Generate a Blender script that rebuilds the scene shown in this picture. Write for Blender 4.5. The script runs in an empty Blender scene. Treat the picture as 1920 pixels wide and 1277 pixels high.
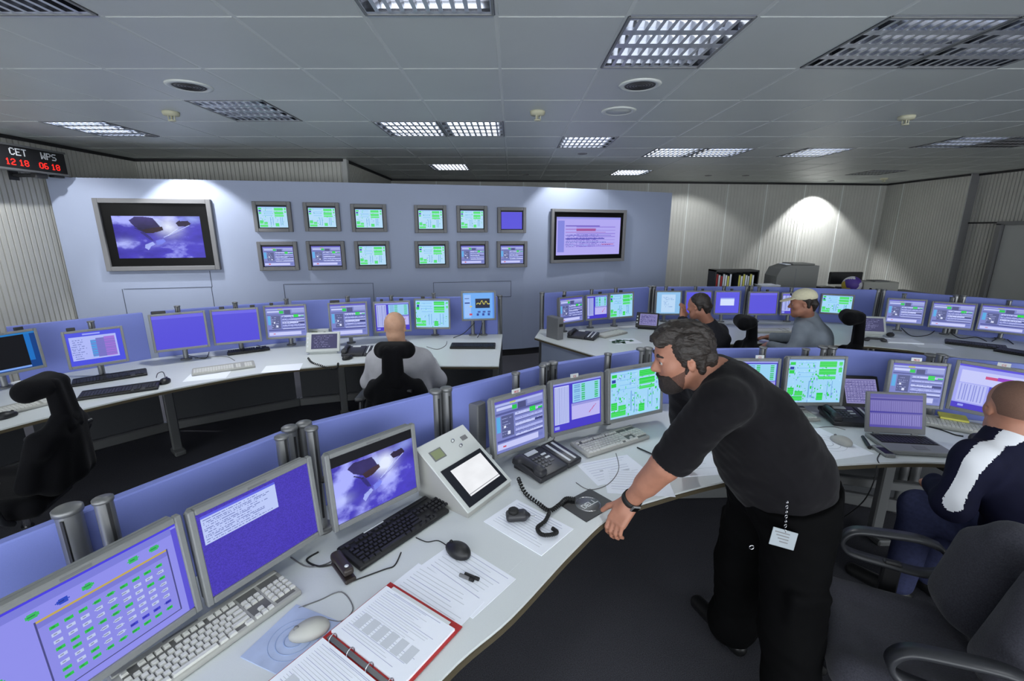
import bpy, bmesh, math, random
import numpy as np
from mathutils import Vector, Matrix, Euler
SC = bpy.context.scene
COL = SC.collection
PI = math.pi
R = math.radians
random.seed(7)

# ---------------------------------------------------------------- camera, world, exposure
FPX = 847.0
EYE = Vector((0, 0, 1.9))
PITCH = math.atan(208 / FPX)
cd = bpy.data.cameras.new('camera')
cd.sensor_width = 36.0
cd.lens = FPX / 1920 * 36.0
cd.clip_start = 0.05
co = bpy.data.objects.new('camera', cd)
co.location = EYE
co.rotation_euler = (PI / 2 - PITCH, 0, 0)
COL.objects.link(co)
SC.camera = co
SC.view_settings.view_transform = 'Standard'
SC.view_settings.look = 'None'
SC.view_settings.gamma = 1
SC.view_settings.use_curve_mapping = False
SC.view_settings.exposure = 0.0
wd = bpy.data.worlds.new('world')
SC.world = wd
wd.use_nodes = True
wd.node_tree.nodes['Background'].inputs[0].default_value = (0.90, 0.95, 1.0, 1)
wd.node_tree.nodes['Background'].inputs[1].default_value = 4.2
LAMP_W = 36.0         # watts of one lit louvred ceiling lamp
CEIL = 2.9
DESK = 0.74

# ---------------------------------------------------------------- rays of the photograph
_c, _s = math.cos(PITCH), math.sin(PITCH)
def ray(u, v):
    x = (u - 960) / FPX; y = (638.5 - v) / FPX
    return Vector((x, _c + y * _s, y * _c - _s))
def at(u, v, z=DESK):
    q = ray(u, v); return EYE + q * ((z - EYE.z) / q.z)
def aty(u, v, y):
    q = ray(u, v); return EYE + q * (y / q.y)

# ---------------------------------------------------------------- materials
def lin(c):
    return tuple(((x / 255) / 12.92 if x / 255 <= 0.04045 else ((x / 255 + 0.055) / 1.055) ** 2.4) for x in c)
MATS = {}
def mat(name, rgb, rough=0.6, metal=0.0, noise=0.0, nscale=60.0, bump=0.0, spec=0.5, emit=0.0, sheen=0.0, stretch=None):
    if name in MATS: return MATS[name]
    m = bpy.data.materials.new(name); m.use_nodes = True
    nt = m.node_tree; b = nt.nodes['Principled BSDF']
    col = lin(rgb) + (1,)
    b.inputs['Base Color'].default_value = col
    b.inputs['Roughness'].default_value = rough
    b.inputs['Metallic'].default_value = metal
    b.inputs['Specular IOR Level'].default_value = spec
    if sheen: b.inputs['Sheen Weight'].default_value = sheen
    if emit:
        b.inputs['Emission Color'].default_value = col
        b.inputs['Emission Strength'].default_value = emit
    if noise or bump:
        tc = nt.nodes.new('ShaderNodeTexCoord')
        nz = nt.nodes.new('ShaderNodeTexNoise')
        nz.inputs['Scale'].default_value = nscale; nz.inputs['Detail'].default_value = 4
        if stretch:
            mp = nt.nodes.new('ShaderNodeMapping'); mp.inputs['Scale'].default_value = stretch
            nt.links.new(tc.outputs['Object'], mp.inputs['Vector']); nt.links.new(mp.outputs['Vector'], nz.inputs['Vector'])
        else:
            nt.links.new(tc.outputs['Object'], nz.inputs['Vector'])
        if noise:
            rp = nt.nodes.new('ShaderNodeMapRange')
            rp.inputs['From Min'].default_value = 0.3; rp.inputs['From Max'].default_value = 0.7
            rp.inputs['To Min'].default_value = 1 - noise; rp.inputs['To Max'].default_value = 1 + noise
            nt.links.new(nz.outputs['Fac'], rp.inputs['Value'])
            mx = nt.nodes.new('ShaderNodeMix'); mx.data_type = 'RGBA'; mx.blend_type = 'MULTIPLY'
            mx.inputs[0].default_value = 1
            mx.inputs[6].default_value = col
            nt.links.new(rp.outputs['Result'], mx.inputs[7])
            nt.links.new(mx.outputs[2], b.inputs['Base Color'])
        if bump:
            bp = nt.nodes.new('ShaderNodeBump'); bp.inputs['Strength'].default_value = bump; bp.inputs['Distance'].default_value = 0.004
            nt.links.new(nz.outputs['Fac'], bp.inputs['Height']); nt.links.new(bp.outputs['Normal'], b.inputs['Normal'])
    MATS[name] = m
    return m
mat('ceiling_paint', (202, 207, 203), 0.42, noise=0.03, nscale=1.5, spec=0.6)
mat('ceiling_rail', (218, 222, 218), 0.45)
mat('rib_wall', (186, 186, 180), 0.6, noise=0.04, nscale=3)
mat('plain_wall', (176, 178, 176), 0.6, noise=0.03, nscale=3)
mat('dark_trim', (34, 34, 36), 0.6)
mat('display_panel', (160, 170, 194), 0.55, noise=0.02, nscale=2)
mat('panel_seam', (70, 76, 92), 0.7)
mat('carpet', (72, 72, 78), 0.95, noise=0.45, nscale=260, bump=0.8, spec=0.1)
mat('partition', (130, 142, 214), 0.6, noise=0.025, nscale=400, spec=0.3)
mat('worktop', (214, 219, 220), 0.38, noise=0.02, nscale=300)
mat('edge_wood', (84, 76, 60), 0.7, spec=0.2)
mat('dark_laminate', (62, 64, 68), 0.6)
mat('metal_grey', (128, 129, 130), 0.42, metal=0.6)
mat('brushed', (150, 151, 152), 0.34, metal=0.75, noise=0.08, nscale=30, stretch=(1, 1, 0.05))
mat('rail_dark', (40, 40, 42), 0.5)
mat('bezel', (128, 130, 130), 0.45, noise=0.02, nscale=80)
mat('bezel_dark', (112, 113, 116), 0.5)
mat('frame_taupe', (116, 116, 118), 0.5)
mat('black_gloss', (9, 9, 10), 0.35, spec=0.2)
mat('black_plastic', (26, 26, 28), 0.45, bump=0.05, nscale=500)
mat('key_black', (34, 34, 37), 0.45)
mat('key_white', (216, 216, 210), 0.5)
mat('key_well', (104, 104, 102), 0.6)
mat('case_white', (170, 170, 165), 0.5)
mat('white_plastic', (200, 204, 202), 0.42)
mat('phone_black', (46, 46, 50), 0.42, noise=0.05, nscale=200)
mat('phone_key', (88, 90, 94), 0.5)
mat('label_white', (214, 218, 220), 0.5)
mat('paper', (242, 246, 255), 0.85, noise=0.01, nscale=30)
mat('print_line', (186, 190, 212), 0.9)
mat('print_grey', (206, 211, 219), 0.9)
mat('binder_red', (176, 36, 36), 0.5)
mat('chrome', (200, 200, 204), 0.15, metal=1.0)
mat('louvre_alu', (120, 124, 134), 0.22, metal=0.95)
mat('louvre_lit_edge', (214, 217, 222), 0.3, metal=0.5)  # lighter blade lip, room reflection put into its colour
mat('housing_mirror', (70, 72, 78), 0.25, metal=0.9)
mat('lamp_off', (190, 194, 198), 0.3)
mat('lamp_tube', (240, 246, 255), 0.4, emit=1.1)
mat('cable_black', (24, 24, 26), 0.5)
mat('cable_grey', (112, 112, 114), 0.5)
mat('lcd_green', (128, 138, 98), 0.3)
mat('yellow_note', (226, 222, 108), 0.8)
mat('chair_black', (17, 17, 20), 0.85, noise=0.15, nscale=160, bump=0.25, sheen=0.05, spec=0.08)
mat('chair_grey', (56, 56, 63), 0.92, noise=0.25, nscale=220, bump=0.4, sheen=0.1, spec=0.08)
mat('arm_plastic', (46, 47, 51), 0.38)
mat('skin', (170, 118, 96), 0.55, noise=0.06, nscale=40)
mat('skin_pale', (206, 160, 132), 0.5, noise=0.05, nscale=40)
mat('lip', (150, 92, 84), 0.5)
mat('eye_white', (186, 180, 176), 0.25)
mat('iris', (46, 34, 26), 0.2)
mat('hair_dark', (40, 33, 29), 0.5, noise=0.45, nscale=220, bump=0.7, stretch=(.35, 1, 1))
mat('hair_stubble', (112, 82, 68), 0.8, noise=0.15, nscale=300)
mat('hair_grey', (92, 84, 76), 0.7, noise=0.3, nscale=160, bump=0.6)
mat('stubble_brown', (98, 66, 54), 0.8, noise=0.2, nscale=400)
mat('beard_dark', (44, 36, 33), 0.8, noise=0.4, nscale=240, bump=0.8)
mat('tshirt_black', (22, 21, 24), 0.85, noise=0.10, nscale=18, bump=0.35, sheen=0.06, spec=0.08)
mat('trousers_black', (6, 6, 7), 0.85, noise=0.15, nscale=14, bump=0.35, spec=0.08)
mat('sweater_dark', (40, 40, 46), 0.9, noise=0.15, nscale=40, bump=0.2, sheen=0.05, spec=0.08)
mat('shirt_pale', (176, 176, 182), 0.8, noise=0.07, nscale=12, bump=0.5, spec=0.08)
mat('shirt_grey', (134, 142, 152), 0.8, noise=0.15, nscale=9, bump=0.6, spec=0.08)
mat('jacket_navy', (22, 23, 42), 0.75, noise=0.1, nscale=20, bump=0.2, spec=0.08)
mat('jacket_white', (214, 216, 222), 0.75)
mat('jeans', (52, 56, 84), 0.85, noise=0.15, nscale=60, spec=0.08)
mat('cap_cream', (214, 208, 178), 0.8, noise=0.05, nscale=60)
mat('shoe_black', (18, 18, 19), 0.4)
mat('led_red', (255, 40, 30), 0.5, emit=0.9)
mat('rubber', (22, 22, 23), 0.7)
mat('printer_grey', (120, 121, 118), 0.55)
mat('printer_light', (170, 170, 162), 0.55)
mat('ball_purple', (84, 60, 150), 0.45)
mat('ball_yellow', (206, 180, 60), 0.45)
mat('ball_white', (220, 220, 226), 0.45)
mat('pad_blue', (178, 192, 222), 0.6, noise=0.12, nscale=12)
mat('pad_ring', (150, 168, 206), 0.6)
mat('detector', (196, 194, 168), 0.5)
mat('card_grey', (150, 158, 164), 0.4)
mat('stapler', (52, 44, 40), 0.35)
mat('red_label', (190, 50, 60), 0.6)
mat('green_leaf', (70, 110, 90), 0.8)
mat('box_tan', (150, 150, 142), 0.6)
mat('touch_glass', (30, 32, 40), 0.15)

def screen_mat():
    m = bpy.data.materials.new('lit_screen'); m.use_nodes = True
    nt = m.node_tree; b = nt.nodes['Principled BSDF']
    a = nt.nodes.new('ShaderNodeAttribute'); a.attribute_name = 'pix'
    b.inputs['Base Color'].default_value = (0.004, 0.004, 0.006, 1)
    b.inputs['Roughness'].default_value = 0.35
    b.inputs['Specular IOR Level'].default_value = 0.25
    nt.links.new(a.outputs['Color'], b.inputs['Emission Color'])
    b.inputs['Emission Strength'].default_value = 1.0
    MATS['lit_screen'] = m
screen_mat()

# ---------------------------------------------------------------- mesh builder
class MB:
    def __init__(s): s.v = []; s.f = []; s.m = []; s.sm = []; s.mats = []
    def mi(s, name):
        if name not in s.mats: s.mats.append(name)
        return s.mats.index(name)
    def add(s, vs, fs, m, smooth=False, M=None):
        o = len(s.v); k = s.mi(m)
        for p in vs:
            p = Vector(p); s.v.append(M @ p if M else p)
        for f in fs:
            s.f.append([i + o for i in f]); s.m.append(k); s.sm.append(smooth)
        return s
    def box(s, c, d, m, M=None, b=0.0, seg=1, rz=0.0):
        L = Matrix.Translation(Vector(c)) @ Matrix.Rotation(rz, 4, 'Z')
        if M: L = M @ L
        x, y, z = d[0] / 2, d[1] / 2, d[2] / 2
        if not b:
            vs = [(-x, -y, -z), (x, -y, -z), (x, y, -z), (-x, y, -z), (-x, -y, z), (x, -y, z), (x, y, z), (-x, y, z)]
            fs = [(0, 3, 2, 1), (4, 5, 6, 7), (0, 1, 5, 4), (1, 2, 6, 5), (2, 3, 7, 6), (3, 0, 4, 7)]
            return s.add(vs, fs, m, False, L)
        bm = bmesh.new(); bmesh.ops.create_cube(bm, size=1)
        for q in bm.verts: q.co = Vector((q.co.x * 2 * x, q.co.y * 2 * y, q.co.z * 2 * z))
        bmesh.ops.bevel(bm, geom=bm.edges[:], offset=min(b, 0.49 * min(d)), segments=seg, affect='EDGES', profile=0.5)
        bm.verts.index_update()
        s.add([q.co.copy() for q in bm.verts], [[q.index for q in f.verts] for f in bm.faces], m, seg > 1, L)
        bm.free(); return s
    def tube(s, pts, r, m, n=8, closed=False, caps=True):
        pts = [Vector(p) for p in pts]; N = len(pts)
        rs = r if isinstance(r, (list, tuple)) else [r] * N
        vs = []; ref = None
        for i, p in enumerate(pts):
            if closed: d = pts[(i + 1) % N] - pts[i - 1]
            else: d = pts[min(i + 1, N - 1)] - pts[max(i - 1, 0)]
            d = d.normalized() if d.length > 1e-9 else Vector((0, 0, 1))
            if ref is None: ref = Vector((0, 0, 1)) if abs(d.z) < 0.9 else Vector((1, 0, 0))
            a = ref - d * ref.dot(d)
            if a.length < 1e-6: a = d.orthogonal()
            a.normalize(); ref = a; b = d.cross(a)
            for k in range(n):
                t = 2 * PI * k / n; vs.append(p + (a * math.cos(t) + b * math.sin(t)) * rs[i])
        fs = []
        for i in range(N if closed else N - 1):
            j = (i + 1) % N
            for k in range(n):
                l = (k + 1) % n; fs.append((i * n + k, i * n + l, j * n + l, j * n + k))
        s.add(vs, fs, m, True)
        if caps and not closed:
            s.add([vs[k] for k in range(n)], [tuple(range(n - 1, -1, -1))], m)
            s.add([vs[(N - 1) * n + k] for k in range(n)], [tuple(range(n))], m)
        return s
    def lathe(s, prof, m, n=20, M=None, smooth=True):
        vs = []; fs = []
        for r, z in prof:
            for k in range(n):
                t = 2 * PI * k / n; vs.append((r * math.cos(t), r * math.sin(t), z))
        for i in range(len(prof) - 1):
            for k in range(n):
                l = (k + 1) % n; fs.append((i * n + k, i * n + l, (i + 1) * n + l, (i + 1) * n + k))
        fs.append(tuple(range(n - 1, -1, -1))); fs.append(tuple((len(prof) - 1) * n + k for k in range(n)))
        return s.add(vs, fs, m, smooth, M)
    def prism(s, poly, z0, z1, m, M=None, mside=None, smooth=False):
        n = len(poly)
        A = sum(poly[i][0] * poly[(i + 1) % n][1] - poly[(i + 1) % n][0] * poly[i][1] for i in range(n))
        if A < 0: poly = poly[::-1]
        lo = [(p[0], p[1], z0) for p in poly]; hi = [(p[0], p[1], z1) for p in poly]
        s.add(lo, [tuple(range(n - 1, -1, -1))], m, False, M)
        s.add(hi, [tuple(range(n))], m, False, M)
        s.add(lo + hi, [(i, (i + 1) % n, n + (i + 1) % n, n + i) for i in range(n)], mside or m, smooth, M)
        return s
    def sheet(s, c, w, d, m, M=None, rz=0.0, t=0.0012):
        return s.box((c[0], c[1], c[2] + t / 2), (w, d, t), m, M, rz=rz)
    def build(s, name, parent=None, loc=None):
        me = bpy.data.meshes.new(name)
        me.from_pydata([tuple(p) for p in s.v], [], s.f)
        for k in s.mats: me.materials.append(MATS[k])
        me.polygons.foreach_set('material_index', s.m)
        me.polygons.foreach_set('use_smooth', s.sm)
        me.update()
        o = bpy.data.objects.new(name, me); COL.objects.link(o)
        if parent: o.parent = parent
        if loc: o.location = loc
        return o

def tag(o, label, cat, group=None):
    o['label'] = label; o['category'] = cat
    if group: o['group'] = group
    return o
def struct(o): o['kind'] = 'structure'; return o
def thing(name, label, cat, loc=(0, 0, 0), rz=0.0, group=None):
    o = bpy.data.objects.new(name, None); COL.objects.link(o)
    o.empty_display_size = 0.1
    o.location = loc; o.rotation_euler = (0, 0, rz)
    return tag(o, label, cat, group)
def dup(root, loc=None, rz=None, label=None):
    r = root.copy(); COL.objects.link(r)
    if loc is not None: r.location = loc
    if rz is not None: r.rotation_euler = (0, 0, rz)
    if label: r['label'] = label
    for ch in list(root.children):
        c = ch.copy(); COL.objects.link(c); c.parent = r
        for g in list(ch.children):
            d = g.copy(); COL.objects.link(d); d.parent = c
    return r
def frame(o, x, y=None):      # matrix: origin o, x axis along x, z up-ish
    x = Vector(x).normalized()
    z = Vector((0, 0, 1)); y = z.cross(x).normalized(); z = x.cross(y)
    M = Matrix((x, y, z)).transposed().to_4x4(); M.translation = Vector(o); return M
def smooth_path(pts, k=6):
    P = [Vector(p) for p in pts]; out = []
    for i in range(len(P) - 1):
        a = P[max(i - 1, 0)]; b = P[i]; c = P[i + 1]; d = P[min(i + 2, len(P) - 1)]
        for j in range(k):
            t = j / k
            out.append(0.5 * ((2 * b) + (c - a) * t + (2 * a - 5 * b + 4 * c - d) * t * t + (3 * b - a - 3 * c + d) * t ** 3))
    out.append(P[-1]); return out
FONT = {'0': '757', '1': '262', '2': '727'}
def lettering(mb, text, M, h, m, depth=0.002):
    """block letters as raised geometry: 5x7 strokes"""
    G = {'C': ['01110', '10001', '10000', '10000', '10000', '10001', '01110'], 'E': ['11111', '10000', '10000', '11110', '10000', '10000', '11111'],
         'T': ['11111', '00100', '00100', '00100', '00100', '00100', '00100'], 'W': ['10001', '10001', '10001', '10101', '10101', '11011', '10001'],
         'P': ['11110', '10001', '10001', '11110', '10000', '10000', '10000'], 'S': ['01111', '10000', '10000', '01110', '00001', '00001', '11110'],
         'D': ['11110', '10001', '10001', '10001', '10001', '10001', '11110'], 'L': ['10000', '10000', '10000', '10000', '10000', '10000', '11111'],
         'A': ['01110', '10001', '10001', '11111', '10001', '10001', '10001'], 'R': ['11110', '10001', '10001', '11110', '10100', '10010', '10001'],
         'I': ['111', '010', '010', '010', '010', '010', '111'], 'O': ['01110', '10001', '10001', '10001', '10001', '10001', '01110'],
         'M': ['10001', '11011', '10101', '10101', '10001', '10001', '10001'], 'N': ['10001', '11001', '10101', '10011', '10001', '10001', '10001'],
         'V': ['10001', '10001', '10001', '10001', '01010', '01010', '00100'],
         '0': ['01110', '10001', '10001', '10001', '10001', '10001', '01110'], '1': ['00100', '01100', '00100', '00100', '00100', '00100', '01110'],
         '2': ['01110', '10001', '00001', '00110', '01000', '10000', '11111'], '6': ['01110', '10000', '10000', '11110', '10001', '10001', '01110'],
         '8': ['01110', '10001', '10001', '01110', '10001', '10001', '01110'], '9': ['01110', '10001', '10001', '01111', '00001', '00001', '01110'],
         ' ': ['00', '00', '00', '00', '00', '00', '00'], ':': ['0', '0', '1', '0', '1', '0', '0']}
    u = h / 7; x = 0
    for ch in text:
        g = G.get(ch, G[' '])
        for r_, row in enumerate(g):
            c_ = 0
            while c_ < len(row):
                if row[c_] == '1':
                    e = c_
                    while e < len(row) and row[e] == '1': e += 1
                    mb.box((x + (c_ + e) / 2 * u, -depth / 2, h - (r_ + 0.5) * u), ((e - c_) * u, depth, u), m, M); c_ = e
                else: c_ += 1
        x += (len(g[0]) + 1) * u
    return x

# ---------------------------------------------------------------- soft shapes: distance fields turned into meshes
class Soft:
    """list of primitives joined with a smooth minimum, meshed by surface nets"""
    def __init__(s, k=0.03): s.p = []; s.k = k
    def cone(s, a, b, ra, rb=None, k=None, cut=False):
        s.p.append(('c', np.array(a, float), np.array(b, float), ra, ra if rb is None else rb, s.k if k is None else k, cut)); return s
    def ball(s, c, r, k=None, cut=False): return s.cone(c, c, r, r, k, cut)
    def ell(s, c, r, M=None, k=None, cut=False):
        s.p.append(('e', np.array(c, float), np.array(M.to_3x3() if M else Matrix.Identity(3), float), np.array(r, float), 0, s.k if k is None else k, cut)); return s
    def rbox(s, c, d, rad, M=None, k=None, cut=False):
        s.p.append(('b', np.array(c, float), np.array(M.to_3x3() if M else Matrix.Identity(3), float), np.array(d, float) / 2, rad, s.k if k is None else k, cut)); return s
    def xf(s, M):
        """all primitives moved by a rigid matrix"""
        A = np.array(M.to_3x3(), float); t = np.array(M.translation, float); q = []
        for p in s.p:
            if p[0] == 'c': q.append(('c', A @ p[1] + t, A @ p[2] + t) + p[3:])
            else: q.append((p[0], A @ p[1] + t, A @ p[2]) + p[3:])
        s.p = q; return s
    def join(s, o): s.p += o.p; return s
    def mesh(s, h, infl=0.0, clip=None):
        lo = np.full(3, 1e9); hi = -lo; bb = []
        for p in s.p:
            if p[0] == 'c':
                r = max(p[3], p[4]); a = np.minimum(p[1], p[2]) - r; b = np.maximum(p[1], p[2]) + r
            else:
                e = np.abs(p[2]) @ p[3]; a = p[1] - e; b = p[1] + e
            bb.append((a, b))
            if not p[6]: lo = np.minimum(lo, a); hi = np.maximum(hi, b)
        lo -= infl + 3 * h; hi += infl + 3 * h
        n = np.ceil((hi - lo) / h).astype(int) + 1
        big = 0.2
        F = np.full(n, big, np.float32)
        ax = [lo[i] + h * np.arange(n[i]) for i in range(3)]
        for p, (a, b) in zip(s.p, bb):
            k = p[5]; mg = max(k, infl) + 3 * h + 0.01
            i0 = np.clip(np.floor((a - mg - lo) / h).astype(int), 0, n); i1 = np.clip(np.ceil((b + mg - lo) / h).astype(int) + 1, 0, n)
            if np.any(i1 <= i0): continue
            X, Y, Z = np.meshgrid(ax[0][i0[0]:i1[0]], ax[1][i0[1]:i1[1]], ax[2][i0[2]:i1[2]], indexing='ij')
            if p[0] == 'c':
                ab = p[2] - p[1]; L = float(ab @ ab)
                if L < 1e-12: t = 0.0
                else: t = np.clip(((X - p[1][0]) * ab[0] + (Y - p[1][1]) * ab[1] + (Z - p[1][2]) * ab[2]) / L, 0, 1)
                d = np.sqrt((X - p[1][0] - t * ab[0]) ** 2 + (Y - p[1][1] - t * ab[1]) ** 2 + (Z - p[1][2] - t * ab[2]) ** 2) - (p[3] + t * (p[4] - p[3]))
            else:
                dx, dy, dz = X - p[1][0], Y - p[1][1], Z - p[1][2]; A = p[2]
                q = [A[0, i] * dx + A[1, i] * dy + A[2, i] * dz for i in range(3)]
                if p[0] == 'e':
                    r = p[3]
                    k0 = np.sqrt(sum((q[i] / r[i]) ** 2 for i in range(3))); k1 = np.sqrt(sum((q[i] / r[i] ** 2) ** 2 for i in range(3))) + 1e-9
                    d = k0 * (k0 - 1) / k1; d = np.where(k0 < 1e-3, -min(r), d)
                else:
                    rr = p[4]; e = [np.abs(q[i]) - (p[3][i] - rr) for i in range(3)]
                    d = np.sqrt(sum(np.maximum(x, 0) ** 2 for x in e)) + np.minimum(np.maximum(np.maximum(e[0], e[1]), e[2]), 0) - rr
            S = (slice(i0[0], i1[0]), slice(i0[1], i1[1]), slice(i0[2], i1[2]))
            G = F[S]
            if p[6]:
                hh = np.maximum(k - np.abs(G + d), 0) / max(k, 1e-6); F[S] = np.maximum(G, -d) + hh * hh * k * 0.25
            else:
                hh = np.maximum(k - np.abs(G - d), 0) / max(k, 1e-6); F[S] = np.minimum(G, d) - hh * hh * k * 0.25
        F -= infl
        if clip is not None:
            X, Y, Z = np.meshgrid(*ax, indexing='ij')
            for (pt, nr) in clip:      # keep the side the normal points away from
                F = np.maximum(F, (X - pt[0]) * nr[0] + (Y - pt[1]) * nr[1] + (Z - pt[2]) * nr[2])
        return nets(F, lo, h)
def nets(F, lo, h):
    S = F < 0
    n = F.shape
    acc = np.zeros((n[0] - 1, n[1] - 1, n[2] - 1, 3)); cnt = np.zeros((n[0] - 1, n[1] - 1, n[2] - 1))
    cs = [(i, j, k) for i in (0, 1) for j in (0, 1) for k in (0, 1)]
    def sub(A, c): return A[c[0]:n[0] - 1 + c[0], c[1]:n[1] - 1 + c[1], c[2]:n[2] - 1 + c[2]]
    for a in cs:
        for axx in range(3):
            if a[axx] == 0:
                b = list(a); b[axx] = 1
                Fa, Fb = sub(F, a), sub(F, b); x = (Fa < 0) != (Fb < 0)
                t = np.where(x, Fa / np.where(x, Fa - Fb, 1), 0)
                for q in range(3): acc[..., q] += np.where(x, a[q] + (t if q == axx else 0), 0)
                cnt += x
    act = cnt > 0
    idx = np.full(act.shape, -1, np.int64); idx[act] = np.arange(act.sum())
    base = np.argwhere(act)
    V = lo + h * (base + acc[act] / cnt[act][:, None])
    Q = []
    for axx in range(3):
        o1, o2 = [(1, 2), (2, 0), (0, 1)][axx]
        a = [slice(1, n[i] - 1) for i in range(3)]; a[axx] = slice(0, n[axx] - 1)
        b = list(a); b[axx] = slice(1, n[axx])
        Sa, Sb = S[tuple(a)], S[tuple(b)]
        for fl, cond in ((False, Sa & ~Sb), (True, ~Sa & Sb)):
            e = np.argwhere(cond)
            if not len(e): continue
            e = e + np.array([0 if i == axx else 1 for i in range(3)])
            def g(d1, d2):
                q = e.copy(); q[:, o1] -= d1; q[:, o2] -= d2; return idx[q[:, 0], q[:, 1], q[:, 2]]
            q = np.stack([g(1, 1), g(0, 1), g(0, 0), g(1, 0)], 1)
            Q.append(q[:, ::-1] if fl else q)
    return V, np.concatenate(Q)
def soft_obj(name, VQ, m, parent=None, matfn=None, mats=None):
    V, Q = VQ
    me = bpy.data.meshes.new(name)
    me.vertices.add(len(V)); me.vertices.foreach_set('co', V.astype(np.float32).ravel())
    me.loops.add(len(Q) * 4); me.loops.foreach_set('vertex_index', Q.astype(np.int32).ravel())
    me.polygons.add(len(Q)); me.polygons.foreach_set('loop_start', np.arange(len(Q), dtype=np.int32) * 4)
    me.polygons.foreach_set('use_smooth', np.ones(len(Q), bool))
    me.update(calc_edges=True); me.validate()
    for k in (mats or [m]): me.materials.append(MATS[k])
    if matfn is not None:
        C = V[Q].mean(1); me.polygons.foreach_set('material_index', matfn(C).astype(np.int32))
    o = bpy.data.objects.new(name, me); COL.objects.link(o)
    if parent: o.parent = parent
    return o

# ================================================================ ROOM SHELL
XL, XR = -5.5, 8.45
TX, TY, GX, GY = -0.077, 2.489, 0.635, 0.727
def cellx(i): return TX + GX * i
def celly(j): return TY + GY * j
FIX = {}
def fx(i, j, label, watts=None): FIX[(i, j)] = (label, watts)
L_ = LAMP_W
fx(-5, -1, 'louvred ceiling light cut off by the upper left corner of the photo, outer half', L_ * .05)
fx(-4, -1, 'louvred ceiling light in the upper left corner, inner half with its bright tip', L_ * .08)
fx(-1, -1, 'louvred ceiling light cut off by the top edge, left of centre', L_ * .35)
fx(1, 0, 'large glinting louvred ceiling light right of centre, before a round ceiling grille', L_ * .12)
fx(3, 0, 'left half of the large dark louvred double ceiling light at upper right', L_ * .04)
fx(4, 0, 'right half of the large dark louvred double ceiling light at upper right', L_ * .04)
fx(-4, 2, 'dark checkered louvred ceiling light beyond the left round ceiling grille', L_ * .05)
fx(-7, 3, 'silvery louvred ceiling light nearest the left ribbed wall above the clock', L_ * .9)
fx(-2, 3, 'left half of the paired ceiling light above the display wall', L_ * .4)
fx(-1, 3, 'right half of the paired ceiling light above the display wall', L_ * .4)
fx(1, 4, 'single dark louvred ceiling light right of the double one, beyond the flat disc', L_ * .2)
fx(3, 5, 'left half of the far white striped double louvred ceiling light', L_ * .4)
fx(4, 5, 'right half of the far white striped double louvred ceiling light', L_ * .4)
fx(6, 5, 'far louvred ceiling light right of the white striped double one', L_ * .4)
fx(8, 4, 'left half of the louvred ceiling light near the right edge of the photo', L_ * .2)
fx(9, 4, 'right half of the louvred ceiling light near the right edge of the photo', 0)
fx(-2, 7, 'small brightly lit ceiling light far behind the display wall, left one', L_ * .8)
fx(3, 8, 'small brightly lit ceiling light by the far wall, above the large schedule screen', L_ * .8)
fx(10, 8, 'farthest louvred ceiling light by the right end of the far wall', 0)
REAR = [(-5, -4), (-1, -4), (3, -4), (-3, -6), (1, -6), (5, -6), (6, -2)]  # unseen lights added behind the viewer to brighten the room

def ribbed(name, p0, p1, z0, z1, period=0.06, groove=0.016, depth=0.016, m='rib_wall', seams=()):
    """upright slats with real grooves; room lies to the left of p0->p1"""
    p0 = Vector((p0[0], p0[1], 0)); p1 = Vector((p1[0], p1[1], 0)); d = (p1 - p0); L = d.length; d.normalize()
    n = Vector((-d.y, d.x, 0))
    pr = []; t = 0.0
    while t < L:
        e = min(t + period - groove, L)
        pr += [(t, 0), (e, 0)]
        if e < L: pr += [(e, -depth), (min(e + groove, L), -depth)]
        t += period
    mb = MB()
    vs = []
    for (t, q) in pr:
        p = p0 + d * t + n * q; vs += [(p.x, p.y, z0), (p.x, p.y, z1)]
    fs = [(2 * i, 2 * i + 2, 2 * i + 3, 2 * i + 1) for i in range(len(pr) - 1)]
    mb.add(vs, fs, m)
    # solid body behind the slats
    a = p0 - n * (depth + 0.002); b = p1 - n * (depth + 0.002); c = b - n * 0.08; e = a - n * 0.08
    mb.prism([(a.x, a.y), (b.x, b.y), (c.x, c.y), (e.x, e.y)], z0, z1, 'plain_wall')
    for s_ in seams:
        q = p0 + d * s_ + n * 0.003
        mb.box((q.x, q.y, (z0 + z1) / 2), (0.022, 0.006, z1 - z0), 'ceiling_rail', rz=math.atan2(d.y, d.x))
    return struct(mb.build(name))
mb = MB(); mb.box((1.6, 4.0, -0.05), (14.8, 15.0, 0.1), 'carpet'); struct(mb.build('floor'))
# ceiling of metal tiles with lighter rails between them, open where a light sits
mb = MB()
I0, I1, J0, J1 = -9, 13, -9, 11
holes = set(FIX) | set(REAR)
for i in range(I0, I1 + 1):
    for j in range(J0, J1 + 1):
        if (i, j) in holes: continue
        g = 0.009
        x0, x1, y0, y1 = cellx(i) + g, cellx(i + 1) - g, celly(j) + g, celly(j + 1) - g
        e = 0.004
        mb.add([(x0, y0, CEIL + e), (x1, y0, CEIL + e), (x1, y1, CEIL + e), (x0, y1, CEIL + e),
                (x0 + e, y0 + e, CEIL), (x1 - e, y0 + e, CEIL), (x1 - e, y1 - e, CEIL), (x0 + e, y1 - e, CEIL)],
               [(4, 7, 6, 5), (0, 4, 5, 1), (1, 5, 6, 2), (2, 6, 7, 3), (3, 7, 4, 0)], 'ceiling_paint')
for i in range(I0, I1 + 2):
    mb.box((cellx(i), (celly(J0) + celly(J1 + 1)) / 2, CEIL + 0.013), (0.021, celly(J1 + 1) - celly(J0), 0.02), 'ceiling_rail')
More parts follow.
